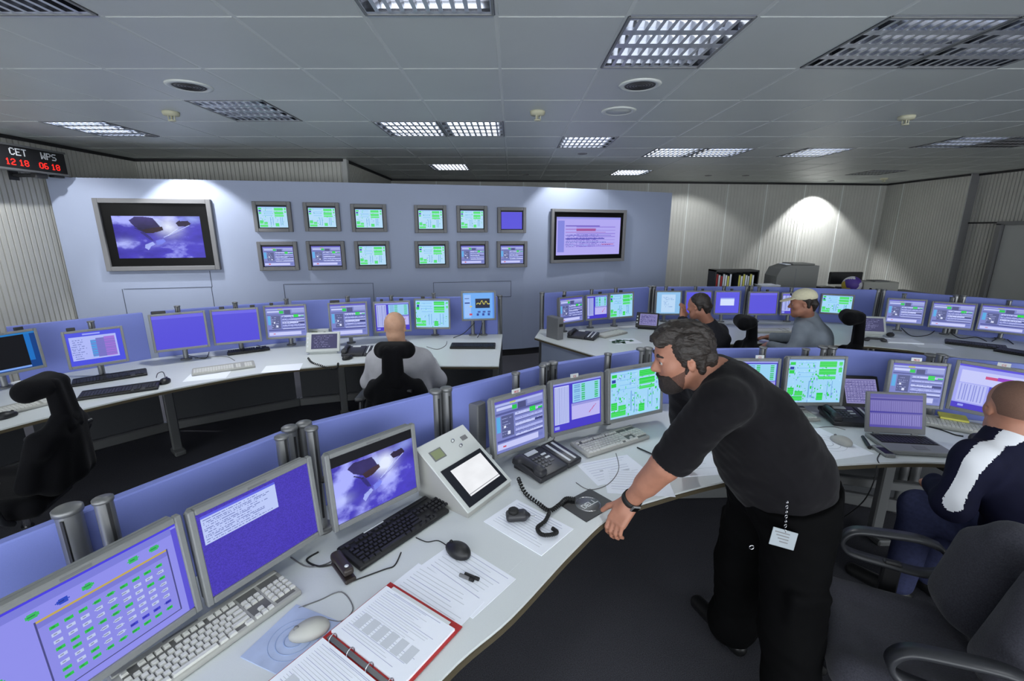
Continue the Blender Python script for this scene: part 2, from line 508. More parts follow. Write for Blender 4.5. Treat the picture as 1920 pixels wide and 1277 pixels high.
for j in range(J0, J1 + 2):
    mb.box(((cellx(I0) + cellx(I1 + 1)) / 2, celly(j), CEIL + 0.013), (cellx(I1 + 1) - cellx(I0), 0.021, 0.0199), 'ceiling_rail')
struct(mb.build('ceiling'))

WZ = CEIL + 0.0
ribbed('wall_left', (XL, 7.02), (XL, -2.5), 0, WZ, 0.062)
ribbed('wall_back_left', (-2.45, 7.02), (XL, 7.02), 0, WZ, 0.062)
ribbed('wall_passage', (-2.45, 9.69), (-2.45, 7.12), 0, WZ, 0.062)
FA, FB = Vector((-2.45, 9.69)), Vector((XR, 10.72))
ribbed('wall_far', (FB.x, FB.y), (FA.x, FA.y), 0, WZ, 0.075, 0.007, 0.006, seams=[0.15 + 0.9 * k for k in range(12)])
ribbed('wall_right', (XR, 8.8), (XR, 10.72), 0, WZ, 0.06, 0.008, 0.006, seams=[1.45])
ribbed('wall_right_recess', (XR + 0.17, -2.5), (XR + 0.17, 8.8), 0, WZ, 0.062)
mb = MB(); mb.box((XR + 0.095, 8.82, WZ / 2), (0.15, 0.05, WZ), 'frame_taupe'); struct(mb.build('trim_1'))
mb = MB(); mb.box((-2.45, 7.06, WZ / 2), (0.08, 0.10, WZ), 'plain_wall', b=0.01); struct(mb.build('trim_2'))
# dark strips coloured as the shadow gap where the walls meet the ceiling
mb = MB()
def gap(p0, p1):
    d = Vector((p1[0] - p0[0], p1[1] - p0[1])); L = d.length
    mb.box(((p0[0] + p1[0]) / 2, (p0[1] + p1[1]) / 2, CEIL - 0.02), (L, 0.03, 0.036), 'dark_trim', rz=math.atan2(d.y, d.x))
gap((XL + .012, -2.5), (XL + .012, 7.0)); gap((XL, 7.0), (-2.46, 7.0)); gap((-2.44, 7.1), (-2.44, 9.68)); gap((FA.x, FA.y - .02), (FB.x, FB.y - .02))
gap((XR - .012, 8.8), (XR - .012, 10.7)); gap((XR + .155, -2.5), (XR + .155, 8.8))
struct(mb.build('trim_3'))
mb = MB(); mb.box((XR + 0.158, 4.2, 2.02), (0.03, 9.2, 0.03), 'dark_trim'); struct(mb.build('trim_4'))
# door in the right wall
mb = MB()
mb.box((XR + 0.13, 7.62, 0.99), (0.06, 0.94, 1.98), 'plain_wall', b=0.005)
mb.box((XR + 0.11, 8.14, 1.0), (0.13, 0.08, 2.0), 'frame_taupe'); mb.box((XR + 0.11, 7.10, 1.0), (0.13, 0.08, 2.0), 'frame_taupe')
mb.box((XR + 0.11, 7.62, 2.01), (0.13, 1.12, 0.06), 'frame_taupe')
dr = struct(mb.build('door_1'))

# ---------------------------------------------------------------- ceiling lights
def blades():
    mb = MB(); w, l, h = GX - 0.03, GY - 0.03, 0.055
    nx, ny = 10, 4
    def vee(c, half, top, length, along_x):
        # reflector blade: broad lower lip coloured bright for reflected light, narrow upper edge
        P = [(-half, 0.0), (half, 0.0), (half * .55, h * .35), (top, h), (-top, h), (-half * .55, h * .35)]
        for k in range(6):
            a, b = P[k], P[(k + 1) % 6]
            q = [(a[0], -length / 2, a[1]), (b[0], -length / 2, b[1]), (b[0], length / 2, b[1]), (a[0], length / 2, a[1])]
            if along_x: q = [(-y_, x_ , z_) for (x_, y_, z_) in q]
            q = [(x_ + (0 if along_x else c), y_ + (c if along_x else 0), z_) for (x_, y_, z_) in q]
            mb.add(q, [(0, 3, 2, 1)], 'louvre_lit_edge' if k == 0 else 'louvre_alu')
    for a in range(nx + 1): vee(-w / 2 + w * a / nx, 0.010, 0.001, l, False)
    for b in range(ny + 1): vee(-l / 2 + l * b / ny, 0.030, 0.002, w, True)
    return mb
def housing():
    mb = MB(); w, l, h = GX - 0.02, GY - 0.02, 0.15
    for sx in (-1, 1): mb.box((sx * (w / 2 + .003), 0, h / 2), (0.006, l, h), 'housing_mirror')
    for sy in (-1, 1): mb.box((0, sy * (l / 2 + .003), h / 2), (w, 0.006, h), 'housing_mirror')
    mb.box((0, 0, h + .003), (w + .012, l + .012, 0.006), 'housing_mirror')
    return mb
def tubes(k):
    mb = MB()
    y = (-0.18, 0.18)[k]
    return mb.tube([(-0.28, y, 0.105), (0.28, y, 0.105)], 0.013, 'lamp_off', 8)
def fx_frame():
    mb = MB(); w, l = GX - 0.016, GY - 0.016
    for sx in (-1, 1): mb.box((sx * (w / 2 - .006), 0, 0.002), (0.012, l, 0.012), 'bezel')
    for sy in (-1, 1): mb.box((0, sy * (l / 2 - .006), 0.002), (w, 0.012, 0.0119), 'bezel')
    return mb
proto = None
for (i, j), (label, watts) in list(FIX.items()) + [(c, ('unseen louvred ceiling light added behind the viewer', L_)) for c in REAR]:
    loc = (cellx(i) + GX / 2, celly(j) + GY / 2, CEIL)
    if proto is None:
        proto = thing('ceiling_light', label, 'ceiling light', loc, 0, 'louvred ceiling lights')
        fx_frame().build('frame', proto); blades().build('louvre', proto); housing().build('housing', proto)
        for k in (0, 1): tubes(k).build('lamp_tube', proto)
        t = proto; on_mesh = None
    else: t = dup(proto, loc, 0, label)
    if not watts: continue
    for ch in t.children:
        if ch.name.startswith('lamp_tube'):
            if on_mesh is None:
                on_mesh = ch.data.copy(); on_mesh.materials[0] = MATS['lamp_tube']
            ch.data = on_mesh
    ld = bpy.data.lights.new('lamp_glow', 'AREA'); ld.shape = 'RECTANGLE'; ld.size = 0.5; ld.size_y = 0.6
    ld.energy = watts; ld.color = (0.93, 0.97, 1.0)
    lo = bpy.data.objects.new('lamp_glow', ld); lo.location = (loc[0], loc[1], CEIL + 0.135); COL.objects.link(lo)
def spot(name, loc, target, watts, deg, label, blend=0.35):
    mb = MB(); mb.lathe([(0.0, 0.0), (0.03, 0.0), (0.032, -0.006), (0.062, -0.006), (0.066, 0.0)], 'frame_taupe', 20)
    o = mb.build('downlight', None, (loc[0], loc[1], CEIL - 0.001)); tag(o, label, 'downlight', 'small round ceiling downlights')
    if watts:
        ld = bpy.data.lights.new('downlight_glow', 'SPOT'); ld.energy = watts; ld.spot_size = R(deg); ld.spot_blend = blend; ld.shadow_soft_size = 0.03
        ld.color = (0.96, 0.98, 1.0)
        lo = bpy.data.objects.new('downlight_glow', ld); lo.location = (loc[0], loc[1], CEIL - 0.012)
        lo.rotation_euler = (Vector(target) - Vector(lo.location)).to_track_quat('-Z', 'Y').to_euler(); COL.objects.link(lo)
spot('a', (-3.95, 5.34, 0), (-3.95, 6.0, 0.7), 130, 88, 'small round downlight over the large screen with the orbital picture')
spot('b', (6.72, 10.05, 0), (6.80, 10.56, 1.1), 230, 96, 'small round downlight near the far wall above the lit patch')
p = at(1092, 288, CEIL); spot('c', (p.x, p.y, 0), (p.x + .1, p.y + .75, .6), 70, 110, 'small round downlight beyond the single dark ceiling light')
spot('d', (-4.75, 4.1, 0), (-5.5, 4.75, 0.9), 150, 125, 'small round downlight near the left ribbed wall, outside the photo\'s left edge')  # added out of view as a wash on the left wall
p = at(985, 327, CEIL); spot('c', (p.x, p.y, 0), (p.x, p.y, 0), 0, 60, 'small round downlight right of the lit ceiling light behind the display wall')
p = at(1328, 329, CEIL); spot('c', (p.x, p.y, 0), (p.x, p.y + 1.0, 0.8), 80, 110, 'small round downlight right of the lit ceiling light by the far wall, first of two')
p = at(1398, 329, CEIL); spot('c', (p.x, p.y, 0), (p.x, p.y, 0), 0, 60, 'small round downlight right of the lit ceiling light by the far wall, second of two')

def grille(u, v, label, dark=True, watts=0):
    p = at(u, v, CEIL)
    t = thing('ceiling_grille' if dark else 'ceiling_disc', label, 'downlight' if dark else 'ceiling cover', (p.x, p.y, CEIL))
    mb = MB(); mb.lathe([(0.0, -0.004), (0.11, -0.004), (0.118, -0.012), (0.145, -0.008), (0.15, 0.0), (0.0, 0.0)], 'ceiling_rail', 28); mb.build('rim', t)
    mb = MB()
    mb.lathe([(0.0, -0.006), (0.108, -0.006), (0.108, -0.0045), (0, -0.0045)], 'frame_taupe' if dark else 'ceiling_paint', 28)
    for k in range(1, 6):
        if dark: mb.tube([(0.02 * k * math.cos(a), 0.02 * k * math.sin(a), -0.007) for a in [2 * PI * q / 24 for q in range(24)]], 0.002, 'dark_trim', 4, closed=True)
    mb.build('grille', t)
    if watts:  # spot light added below the round grille to brighten the consoles
        ld = bpy.data.lights.new('added_grille_glow', 'SPOT'); ld.energy = watts; ld.spot_size = R(140); ld.spot_blend = 0.8; ld.shadow_soft_size = 0.10; ld.color = (0.95, 0.98, 1.0)
        lo = bpy.data.objects.new('added_grille_glow', ld); lo.location = (p.x, p.y, CEIL - 0.02); COL.objects.link(lo)
grille(355, 161, 'large round grey ceiling grille with added light, at left, before the dark checkered light', True, 130)
grille(1200, 159, 'large round dark ceiling grille with added light, right of centre', True, 90)
grille(1160, 208, 'flat pale round cover in the ceiling beyond the right large grille', False)
def detector(u, v, label):
    p = at(u, v, CEIL)
    t = thing('smoke_detector', label, 'smoke detector', (p.x, p.y, CEIL), 0, 'ceiling smoke detectors')
    mb = MB(); mb.lathe([(0.0, -0.035), (0.06, -0.03), (0.066, -0.012), (0.066, 0.0)], 'detector', 20); mb.build('base', t)
    mb = MB(); mb.lathe([(0.0, -0.075), (0.028, -0.074), (0.03, -0.066), (0.008, -0.062), (0.008, -0.034), (0, -0.034)], 'detector', 16)
    for k in range(3): a = k * 2 * PI / 3; mb.box((0.026 * math.cos(a), 0.026 * math.sin(a), -0.05), (0.006, 0.006, 0.04), 'detector')
    mb.build('sensor', t)
detector(320, 210, 'yellowish smoke detector on the ceiling at left')
detector(1008, 209, 'smoke detector on the ceiling near the middle of the photo')
detector(1700, 218, 'smoke detector on the ceiling at right')
detector(1658, 334, 'tiny smoke detector on the ceiling near the far right room corner')

# ---------------------------------------------------------------- display wall
PP = [(-5.47, 5.6), (-5.13, 5.67), (-2.235, 6.24), (0.167, 6.81), (1.5, 7.36), (2.70, 7.98)]
def PY(x):
    for (a, b), (c, d) in zip(PP, PP[1:]):
        if x <= c: return b + (d - b) * (x - a) / (c - a)
    return PP[-1][1]
def on_panel(u, v):
    q = ray(u, v); y = 6.5
    for _ in range(30):
        x = q.x / q.y * y; y = 0.5 * y + 0.5 * PY(x)
    return EYE + q * (y / q.y)
DT = 2.5
mb = MB()
back = [(x, y + 0.14) for x, y in PP]
mb.prism([(x, y) for x, y in PP] + back[::-1], 0.10, DT, 'display_panel')
mb.prism([(x + 0.0, y + 0.012) for x, y in PP] + [(x, y + 0.1) for x, y in PP][::-1], 0.0, 0.1, 'dark_trim')
def seam(pts):
    if abs(pts[0][0] - pts[1][0]) > 60:
        (a0, b0), (a1, b1) = pts; pts = [(a0 + (a1 - a0) * k / 6, b0 + (b1 - b0) * k / 6) for k in range(7)]
    for a, b in zip(pts, pts[1:]):
        A, B = on_panel(*a), on_panel(*b); n = Vector((0.2, -1, 0)) * 0.0016
        d = B - A; L = d.length; c = (A + B) / 2 + n
        M = frame(c, d) if abs(d.z) < 0.5 * L else None
        if M: mb.box((0, 0, 0), (L, 0.004, 0.006), 'panel_seam', M)
        else: mb.box(c, (0.006, 0.004, abs(d.z)), 'panel_seam')
seam([(232, 542), (398, 538)]); seam([(232, 542), (236, 590)]); seam([(398, 538), (403, 590)]); seam([(393, 508), (398, 538)])
seam([(533, 533), (700, 531)]); seam([(533, 533), (536, 580)]); seam([(700, 531), (702, 580)])
seam([(813, 530), (958, 527)]); seam([(813, 530), (814, 580)]); seam([(958, 527), (958, 556)]); seam([(958, 556), (900, 557)])
struct(mb.build('wall_display'))

# ================================================================ SCREENS
def c8(*c): return np.array(lin(c))
def canvas(W, H, rgb):
    A = np.zeros((H, W, 3)); A[:] = lin(rgb); return A
def rect(A, x0, y0, x1, y1, rgb):
    H, W = A.shape[:2]
    a, b = int(round(x0 * W)), int(round(x1 * W)); c, d = int(round(y0 * H)), int(round(y1 * H))
    A[c:max(d, c + 1), a:max(b, a + 1)] = lin(rgb)
def textrows(A, x0, y0, x1, y1, rgb, rows, rng, fill=0.6):
    H, W = A.shape[:2]
    for k in range(rows):
        y = int((y0 + (y1 - y0) * (k + 0.5) / rows) * H)
        xe = x0 + (x1 - x0) * (0.5 + 0.5 * rng.random())
        for x in range(int(x0 * W), int(xe * W)):
            if rng.random() < fill and 0 <= y < H: A[y, min(x, W - 1)] = lin(rgb)
def scr_green(W, H, seed, lite=(160, 212, 246), g=(40, 205, 70)):
    r = np.random.RandomState(seed); A = canvas(W, H, lite)
    rect(A, 0, 0, 1, .03, (110, 150, 220))
    for k in range(int(W * H / 42)):
        x, y = r.rand() * .95, .05 + r.rand() * .9
        w, h = .008 + r.rand() * .02, .015 + r.rand() * .045
        rect(A, x, y, x + w, y + h, [g, (120, 160, 226), (90, 200, 150), (176, 224, 250), g][r.randint(5)])
    rect(A, .03, .06, .12, .13, g); rect(A, .03, .17, .10, .24, (40, 60, 160)); rect(A, .02, .25, .11, .33, g)
    for (x0, y0, x1, y1) in [(.56, .05, .88, .19), (.56, .23, .88, .36), (.56, .39, .88, .46), (.02, .66, .14, .82), (.16, .74, .30, .84), (.02, .86, .30, .96), (.56, .78, .68, .95), (.92, .06, .98, .14), (.92, .2, .98, .3)]:
        rect(A, x0, y0, x1, y1, g)
        for k in range(3):
            yy = y0 + (y1 - y0) * (k + 1) / 4; rect(A, x0, yy, x1, yy + .004, (90, 225, 120))
    for x in (.40, .47, .74, .82): rect(A, x, .5, x + .012, .9, (110, 170, 220))
    for y in (.08, .2, .3, .4): rect(A, .18, y, .5, y + .012, (130, 190, 240))
    return A
def scr_form(W, H, seed):
    r = np.random.RandomState(seed); A = canvas(W, H, (122, 130, 196))
    rect(A, 0, 0, 1, .05, (90, 84, 190)); rect(A, .02, .07, .98, .10, (176, 186, 236))
    rect(A, .30, .07, .42, .095, (190, 200, 90)); rect(A, .04, .13, .34, .19, (196, 204, 246)); rect(A, .34, .14, .44, .22, (40, 196, 80))
    rect(A, .46, .12, .62, .24, (76, 80, 128)); rect(A, .66, .10, .98, .20, (150, 158, 216)); rect(A, .02, .24, .98, .27, (84, 90, 150))
    rect(A, .03, .30, .10, .60, (90, 170, 226)); rect(A, .12, .30, .36, .72, (86, 92, 140))
    textrows(A, .14, .33, .34, .70, (150, 158, 210), 6, r); rect(A, .17, .50, .21, .54, (225, 230, 250)); rect(A, .24, .62, .29, .68, (214, 220, 248))
    for k in range(5):
        y = .30 + k * .105; rect(A, .40, y, .97, y + .05, (170, 178, 236) if k % 2 else (192, 200, 246)); rect(A, .40, y + .055, .97, y + .065, (70, 76, 140))
    rect(A, .70, .27, .82, .37, (44, 214, 74)); rect(A, .88, .31, .97, .35, (44, 200, 90)); rect(A, .80, .52, .97, .57, (60, 64, 120))
    rect(A, .03, .76, .97, .80, (80, 84, 150)); rect(A, .03, .83, .86, .95, (196, 200, 246)); rect(A, .88, .85, .96, .92, (110, 120, 190))
    rect(A, .14, .88, .20, .91, (200, 70, 90)); textrows(A, .40, .3, .97, .75, (120, 126, 186), 9, r, .3)
    return A
def scr_windows(W, H, seed):
    r = np.random.RandomState(seed); A = canvas(W, H, (70, 58, 196))
    rect(A, 0, 0, 1, .04, (150, 156, 226)); rect(A, .03, .07, .32, .86, (190, 198, 244))
    for k in range(9): rect(A, .05 + k * .03, .09, .053 + k * .03, .84, (140, 150, 214))
    rect(A, .40, .06, .98, .46, (150, 206, 240))
    for k in range(8):
        rect(A, .43, .09 + k * .045, .55, .115 + k * .045, (110, 160, 214)); rect(A, .58, .09 + k * .045, .66, .12 + k * .045, (60, 190, 110)); rect(A, .86, .09 + k * .045, .94, .12 + k * .045, (60, 190, 110))
    rect(A, .38, .47, .98, .82, (186, 182, 240)); rect(A, .39, .48, .97, .52, (150, 150, 220))
    for k in range(12): rect(A, .74 + k * .012, .72 - k * .013, .76 + k * .012, .735 - k * .013, (190, 80, 140))
    rect(A, .03, .90, .12, .96, (150, 160, 236)); return A
def scr_plain(W, H, seed, c=(82, 74, 214)):
    A = canvas(W, H, c); rect(A, 0, 0, 1, .025, (104, 98, 226)); return A
def scr_window(W, H, seed):
    A = scr_plain(W, H, seed, (84, 80, 220)); rect(A, .20, .28, .80, .64, (206, 220, 250)); rect(A, .20, .28, .80, .33, (150, 165, 235)); return A
def scr_letter(W, H, seed):
    r = np.random.RandomState(seed); A = canvas(W, H, (140, 190, 232)); rect(A, .2, .1, .8, .95, (184, 214, 244)); textrows(A, .25, .2, .75, .7, (120, 160, 214), 8, r, .4); return A
def scr_terminal(W, H, seed):
    r = np.random.RandomState(seed); A = canvas(W, H, (70, 56, 176))
    A *= (0.8 + 0.4 * r.rand(H, W))[..., None]
    rect(A, .03, .05, .66, .075, (92, 96, 226)); rect(A, .03, .075, .66, .38, (186, 200, 246)); textrows(A, .05, .09, .64, .37, (112, 124, 184), 11, r, .65); return A
def scr_network(W, H, seed):
    A = canvas(W, H, (140, 140, 232)); rect(A, 0, 0, 1, .03, (70, 60, 220)); rect(A, 0, .03, .97, .10, (120, 122, 214)); rect(A, .97, .05, 1, 1, (88, 80, 206))
    r = np.random.RandomState(seed)
    def blob(x, y, s, c):
        yy, xx = np.mgrid[0:H, 0:W]; k = ((xx / W - x) / s) ** 2 + ((yy / H - y) / (s * 1.0)) ** 2 < 1; A[k] = lin(c)
        rect(A, x - s * .5, y - s * .15, x + s * .5, y + s * .25, tuple(int(q * .7) for q in c))
    for (x, y) in [(.10, .42), (.12, .54), (.11, .70), (.3, .15), (.42, .16), (.53, .155), (.75, .14), (.86, .14)]: blob(x, y, .028, (54, 182, 96))
    blob(.42, .16, .028, (40, 70, 190))
    rect(A, .30, .215, .93, .235, (188, 164, 82)); rect(A, .30, .235, .93, .92, (136, 136, 226)); rect(A, .30, .24, .93, .29, (118, 118, 208))
    rect(A, .30, .22, .304, .92, (70, 70, 130)); rect(A, .926, .22, .93, .92, (70, 70, 130)); rect(A, .30, .915, .93, .92, (70, 70, 130))
    g = (40, 190, 70); w = (186, 198, 236)
    for a in range(9):
        for b in range(8):
            x, y = .36 + a * .063, .34 + b * .07
            c = g if (b in (0, 7) or (b == 3 and a < 6) or (b == 2 and a > 6) or r.rand() < .1) else w
            if b == 6 and a > 4: c = (60, 60, 200)
            blob(x, y, .020, c)
    for t in np.linspace(0, 1, 200): 
        x, y = .12 + t * .17, .55 + t * .3; A[int(min(y, .99) * H), int(x * W)] = lin((110, 112, 200))
    return A
def fbm(W, H, seed, o=5):
    r = np.random.RandomState(seed); out = np.zeros((H, W))
    for k in range(o):
        n = 3 * 2 ** k; g = r.rand(n + 2, n + 2)
        x = np.linspace(0, n, W); y = np.linspace(0, n, H); xi = np.minimum(x.astype(int), n); yi = np.minimum(y.astype(int), n)
        fx_ = (x - xi)[None, :]; fy_ = (y - yi)[:, None]; fx_ = fx_ * fx_ * (3 - 2 * fx_); fy_ = fy_ * fy_ * (3 - 2 * fy_)
        G = lambda a, b: g[np.ix_(yi + a, xi + b)]
        out += ((G(0, 0) * (1 - fx_) + G(0, 1) * fx_) * (1 - fy_) + (G(1, 0) * (1 - fx_) + G(1, 1) * fx_) * fy_) * 0.55 ** k
    return (out - out.min()) / (out.max() - out.min())
def scr_orbit(W, H, seed, bars=True):
    """camera picture: a dark craft over clouds and sea"""
    n = fbm(W, H, seed, 6); n2 = fbm(W, H, seed + 3, 7); yy, xx = np.mgrid[0:H, 0:W]; x = (xx + .5) / W; y = (yy + .5) / H
    if bars: y = (y - .16) / .84
    sea = np.array(lin((72, 62, 190))); cl = np.array(lin((170, 176, 255)))
    m = np.clip((n2 - .46) * 3.6 + (.46 - x) * .9 + (.40 - y) * .6, 0, 1)
    arc = np.exp(-((np.hypot(x - .72, (y - 1.2) * .8) - .50) / .05) ** 2)
    m = np.clip(m + arc * (n - .35) * 1.3, 0, 1)[..., None]
    A = sea * (.6 + .8 * n2[..., None]) * (1 - m) + cl * m
    def glow(cx, cy, sx, sy, c, k):
        w = np.clip(np.exp(-(((x - cx) / sx) ** 2 + ((y - cy) / sy) ** 2)) * k * (.5 + n2), 0, 1)[..., None]; return A * (1 - w) + w * np.array(lin(c))
    A = glow(.62, .26, .13, .20, (226, 234, 255), 1.1); A = glow(.50, .20, .05, .12, (200, 214, 255), .9); A = glow(.90, .06, .12, .10, (170, 190, 255), .7); A = glow(.10, .62, .10, .10, (190, 200, 255), .6)
    wx = x + (n - .5) * .05; wy = y + (n2 - .5) * .06
    def poly(P, c, tex=.5):
        ins = np.zeros((H, W), bool); j = len(P) - 1
        for i in range(len(P)):
            xi, yi_ = P[i]; xj, yj = P[j]
            q = ((yi_ > wy) != (yj > wy)) & (wx < (xj - xi) * (wy - yi_) / (yj - yi_ + 1e-9) + xi); ins ^= q; j = i
        A[ins] = np.array(lin(c)) * (1 - tex + 2 * tex * n2[ins])[:, None]
    poly([(.18, .12), (.26, .03), (.47, .06), (.52, .24), (.44, .36), (.34, .32), (.24, .24)], (50, 42, 96), .7)
    poly([(.33, .30), (.42, .26), (.54, .24), (.55, .31), (.44, .38), (.36, .38)], (62, 42, 52), .6)
    poly([(.70, .16), (.76, .09), (.85, .10), (.89, .18), (.84, .24), (.74, .24)], (46, 34, 62), .7)
    poly([(.72, .05), (.80, .02), (.86, .10), (.76, .12)], (130, 140, 230), .5)
    poly([(.30, .36), (.34, .34), (.40, .48), (.43, .58), (.38, .54)], (58, 50, 140), .5)
    poly([(.31, .74), (.33, .66), (.42, .60), (.44, .66), (.38, .72), (.34, .80)], (170, 182, 255), .3); poly([(.45, .58), (.53, .52), (.56, .60), (.52, .66), (.46, .68)], (120, 130, 236), .3)
    for (x0, y0, x1, y1, r_, c) in [(.55, .50, .86, .22, .007, (180, 190, 250)), (.50, .56, .80, .34, .004, (110, 110, 210)), (.24, .28, .34, .38, .008, (40, 34, 80)), (.60, .46, .72, .30, .006, (210, 220, 255))]:
        d = np.array([x1 - x0, y1 - y0]); tt = np.clip(((x - x0) * d[0] + (y - y0) * d[1]) / (d @ d), 0, 1)
        A[np.hypot(x - x0 - tt * d[0], y - y0 - tt * d[1]) < r_] = lin(c)
    A = np.clip(A, 0, 1)
    if bars: A[:int(.16 * H)] = lin((14, 14, 16))
    return A
def scr_schedule(W, H, seed):
    r = np.random.RandomState(seed); A = canvas(W, H, (176, 168, 240)); rect(A, 0, 0, 1, .06, (150, 150, 232)); rect(A, .02, .10, .12, .92, (130, 134, 220))
    for k, c in enumerate([(110, 90, 190), (150, 80, 170), (160, 110, 190), (110, 110, 200), (90, 84, 180), (130, 140, 210), (120, 150, 220)]):
        y = .22 + k * .085; x1 = .6 + .35 * r.rand(); rect(A, .14, y, x1, y + .018, c); rect(A, .30, y + .03, .92, y + .05, (150, 134, 222)); 
    rect(A, .30, .30, .60, .36, (160, 84, 150)); textrows(A, .14, .45, .9, .8, (104, 92, 190), 9, r, .6); rect(A, .7, .72, .9, .735, (190, 70, 110))
    return A
def scr_table(W, H, seed):
    r = np.random.RandomState(seed); A = canvas(W, H, (72, 78, 220)); rect(A, .05, .14, .90, .84, (172, 182, 244)); rect(A, .30, .04, .62, .09, (150, 160, 246))
    textrows(A, .07, .2, .36, .82, (110, 122, 190), 10, r); rect(A, .42, .26, .51, .78, (64, 160, 226)); rect(A, .52, .22, .66, .80, (112, 112, 190)); rect(A, .67, .20, .86, .80, (156, 110, 210))
    for k in range(9): rect(A, .42, .28 + k * .058, .86, .286 + k * .058, (120, 110, 196))
    return A
def scr_blackwin(W, H, seed):
    A = canvas(W, H, (22, 64, 130)); rect(A, 0, 0, .84, .98, (16, 17, 20)); rect(A, .85, .05, .93, .8, (30, 110, 190)); rect(A, 0, .0, 1, .06, (40, 120, 190)); rect(A, .0, .93, .84, .97, (120, 160, 230)); return A
def scr_spectrum(W, H, seed):
    A = canvas(W, H, (110, 170, 240)); rect(A, .03, .06, .25, .95, (150, 190, 246)); rect(A, .40, .22, .86, .60, (30, 36, 60))
    H_, W_ = A.shape[:2]
    for k in range(60):
        t = k / 59; x = .42 + t * .42; y = .42 - .07 * math.sin(t * 19) * math.sin(t * 3.1) - .06 * math.sin(t * 3.1); rect(A, x, y, x + .012, y + .03, (200, 190, 90))
    for k in range(3): rect(A, .46 + k * .16, .70, .56 + k * .16, .78, (70, 90, 160)); rect(A, .42 + k * .18, .80, .50 + k * .18, .88, (50, 70, 150))
    rect(A, .22, .50, .28, .54, (220, 190, 80)); rect(A, .2, .80, .28, .87, (200, 70, 90)); rect(A, .05, .2, .2, .23, (40, 60, 140)); rect(A, .05, .36, .22, .40, (40, 60, 140)); rect(A, .94, .0, 1, 1, (90, 140, 226)); return A
def scr_laptop(W, H, seed):
    r = np.random.RandomState(seed); A = canvas(W, H, (104, 96, 168)); rect(A, 0, .0, 1, .10, (84, 78, 160)); rect(A, 0, .14, 1, .18, (58, 48, 140)); rect(A, 0, .52, 1, .57, (58, 48, 150))
    for k in range(24): rect(A, .02 + k * .04, .20, .024 + k * .04, .51, (124, 116, 186)); rect(A, .02 + k * .04, .60, .03 + k * .04, .92, (140, 132, 204))
    rect(A, 0, .94, 1, 1, (80, 72, 160)); return A
def scr_grid(W, H, seed):
    r = np.random.RandomState(seed); A = canvas(W, H, (140, 136, 186))
    for k in range(10): rect(A, .02, .06 + k * .095, .98, .07 + k * .095, (100, 96, 150)); rect(A, .05 + k * .095, .05, .056 + k * .095, .95, (104, 100, 156))
    textrows(A, .04, .1, .96, .9, (80, 76, 126), 9, r, .4); return A
def scr_logo(W, H, seed):
    r = np.random.RandomState(seed); A = canvas(W, H, (160, 164, 240)); rect(A, 0, 0, 1, .05, (90, 80, 214)); rect(A, .04, .12, .96, .40, (196, 200, 248)); rect(A, .30, .20, .44, .27, (200, 80, 130)); rect(A, .42, .19, .62, .27, (150, 70, 200))
    rect(A, .64, .28, .80, .295, (60, 60, 140)); rect(A, .04, .42, .34, .84, (184, 190, 244)); 
    for k in range(8): rect(A, .06 + k * .034, .44, .064 + k * .034, .82, (140, 146, 220))
    rect(A, .36, .42, .45, .9, (84, 72, 200)); rect(A, .46, .50, .96, .88, (176, 206, 246)); rect(A, .46, .48, .8, .50, (200, 180, 90)); rect(A, 0, .88, 1, 1, (78, 66, 196)); rect(A, .08, .90, .14, .96, (150, 160, 240)); return A
def scr_white(W, H, seed):
    A = canvas(W, H, (244, 246, 250)); n = fbm(W, H, seed)
    A *= (1 - .12 * n)[..., None]; rect(A, 0, .92, 1, .935, (150, 152, 158)); return A
def scr_dim(W, H, seed):
    r = np.random.RandomState(seed); A = canvas(W, H, (70, 70, 104)); textrows(A, .1, .1, .9, .9, (128, 128, 170), 7, r, .5); return A
def screen(name, A, w, h, parent, M):
    """a lit display surface w x h in the local x-z plane, facing -y; colours per cell"""
    H, W = A.shape[:2]
    xs = np.linspace(-w / 2, w / 2, W + 1); zs = np.linspace(h / 2, -h / 2, H + 1)
    X, Z = np.meshgrid(xs, zs)
    V = np.stack([X, np.zeros_like(X), Z], -1).reshape(-1, 3)
    Mn = np.array(M); V = V @ Mn[:3, :3].T + Mn[:3, 3]
    i = (np.arange(H)[:, None] * (W + 1) + np.arange(W)[None, :]).ravel()
    Q = np.stack([i + W + 1, i + W + 2, i + 1, i], 1)
    me = bpy.data.meshes.new(name)
    me.vertices.add(len(V)); me.vertices.foreach_set('co', V.astype(np.float32).ravel())
    me.loops.add(len(Q) * 4); me.loops.foreach_set('vertex_index', Q.astype(np.int32).ravel())
    me.polygons.add(len(Q)); me.polygons.foreach_set('loop_start', np.arange(len(Q), dtype=np.int32) * 4)
    me.update(calc_edges=True)
    at_ = me.color_attributes.new('pix', 'FLOAT_COLOR', 'CORNER')
    C = np.ones((len(Q), 4, 4), np.float32); C[:, :, :3] = A.reshape(-1, 1, 3)
    at_.data.foreach_set('color', C.ravel())
    me.materials.append(MATS['lit_screen'])
    o = bpy.data.objects.new(name, me); COL.objects.link(o); o.parent = parent
    return o
seedn = [10]
def pic(fn, W, H, **k):
    seedn[0] += 1; return fn(W, H, seedn[0], **k)

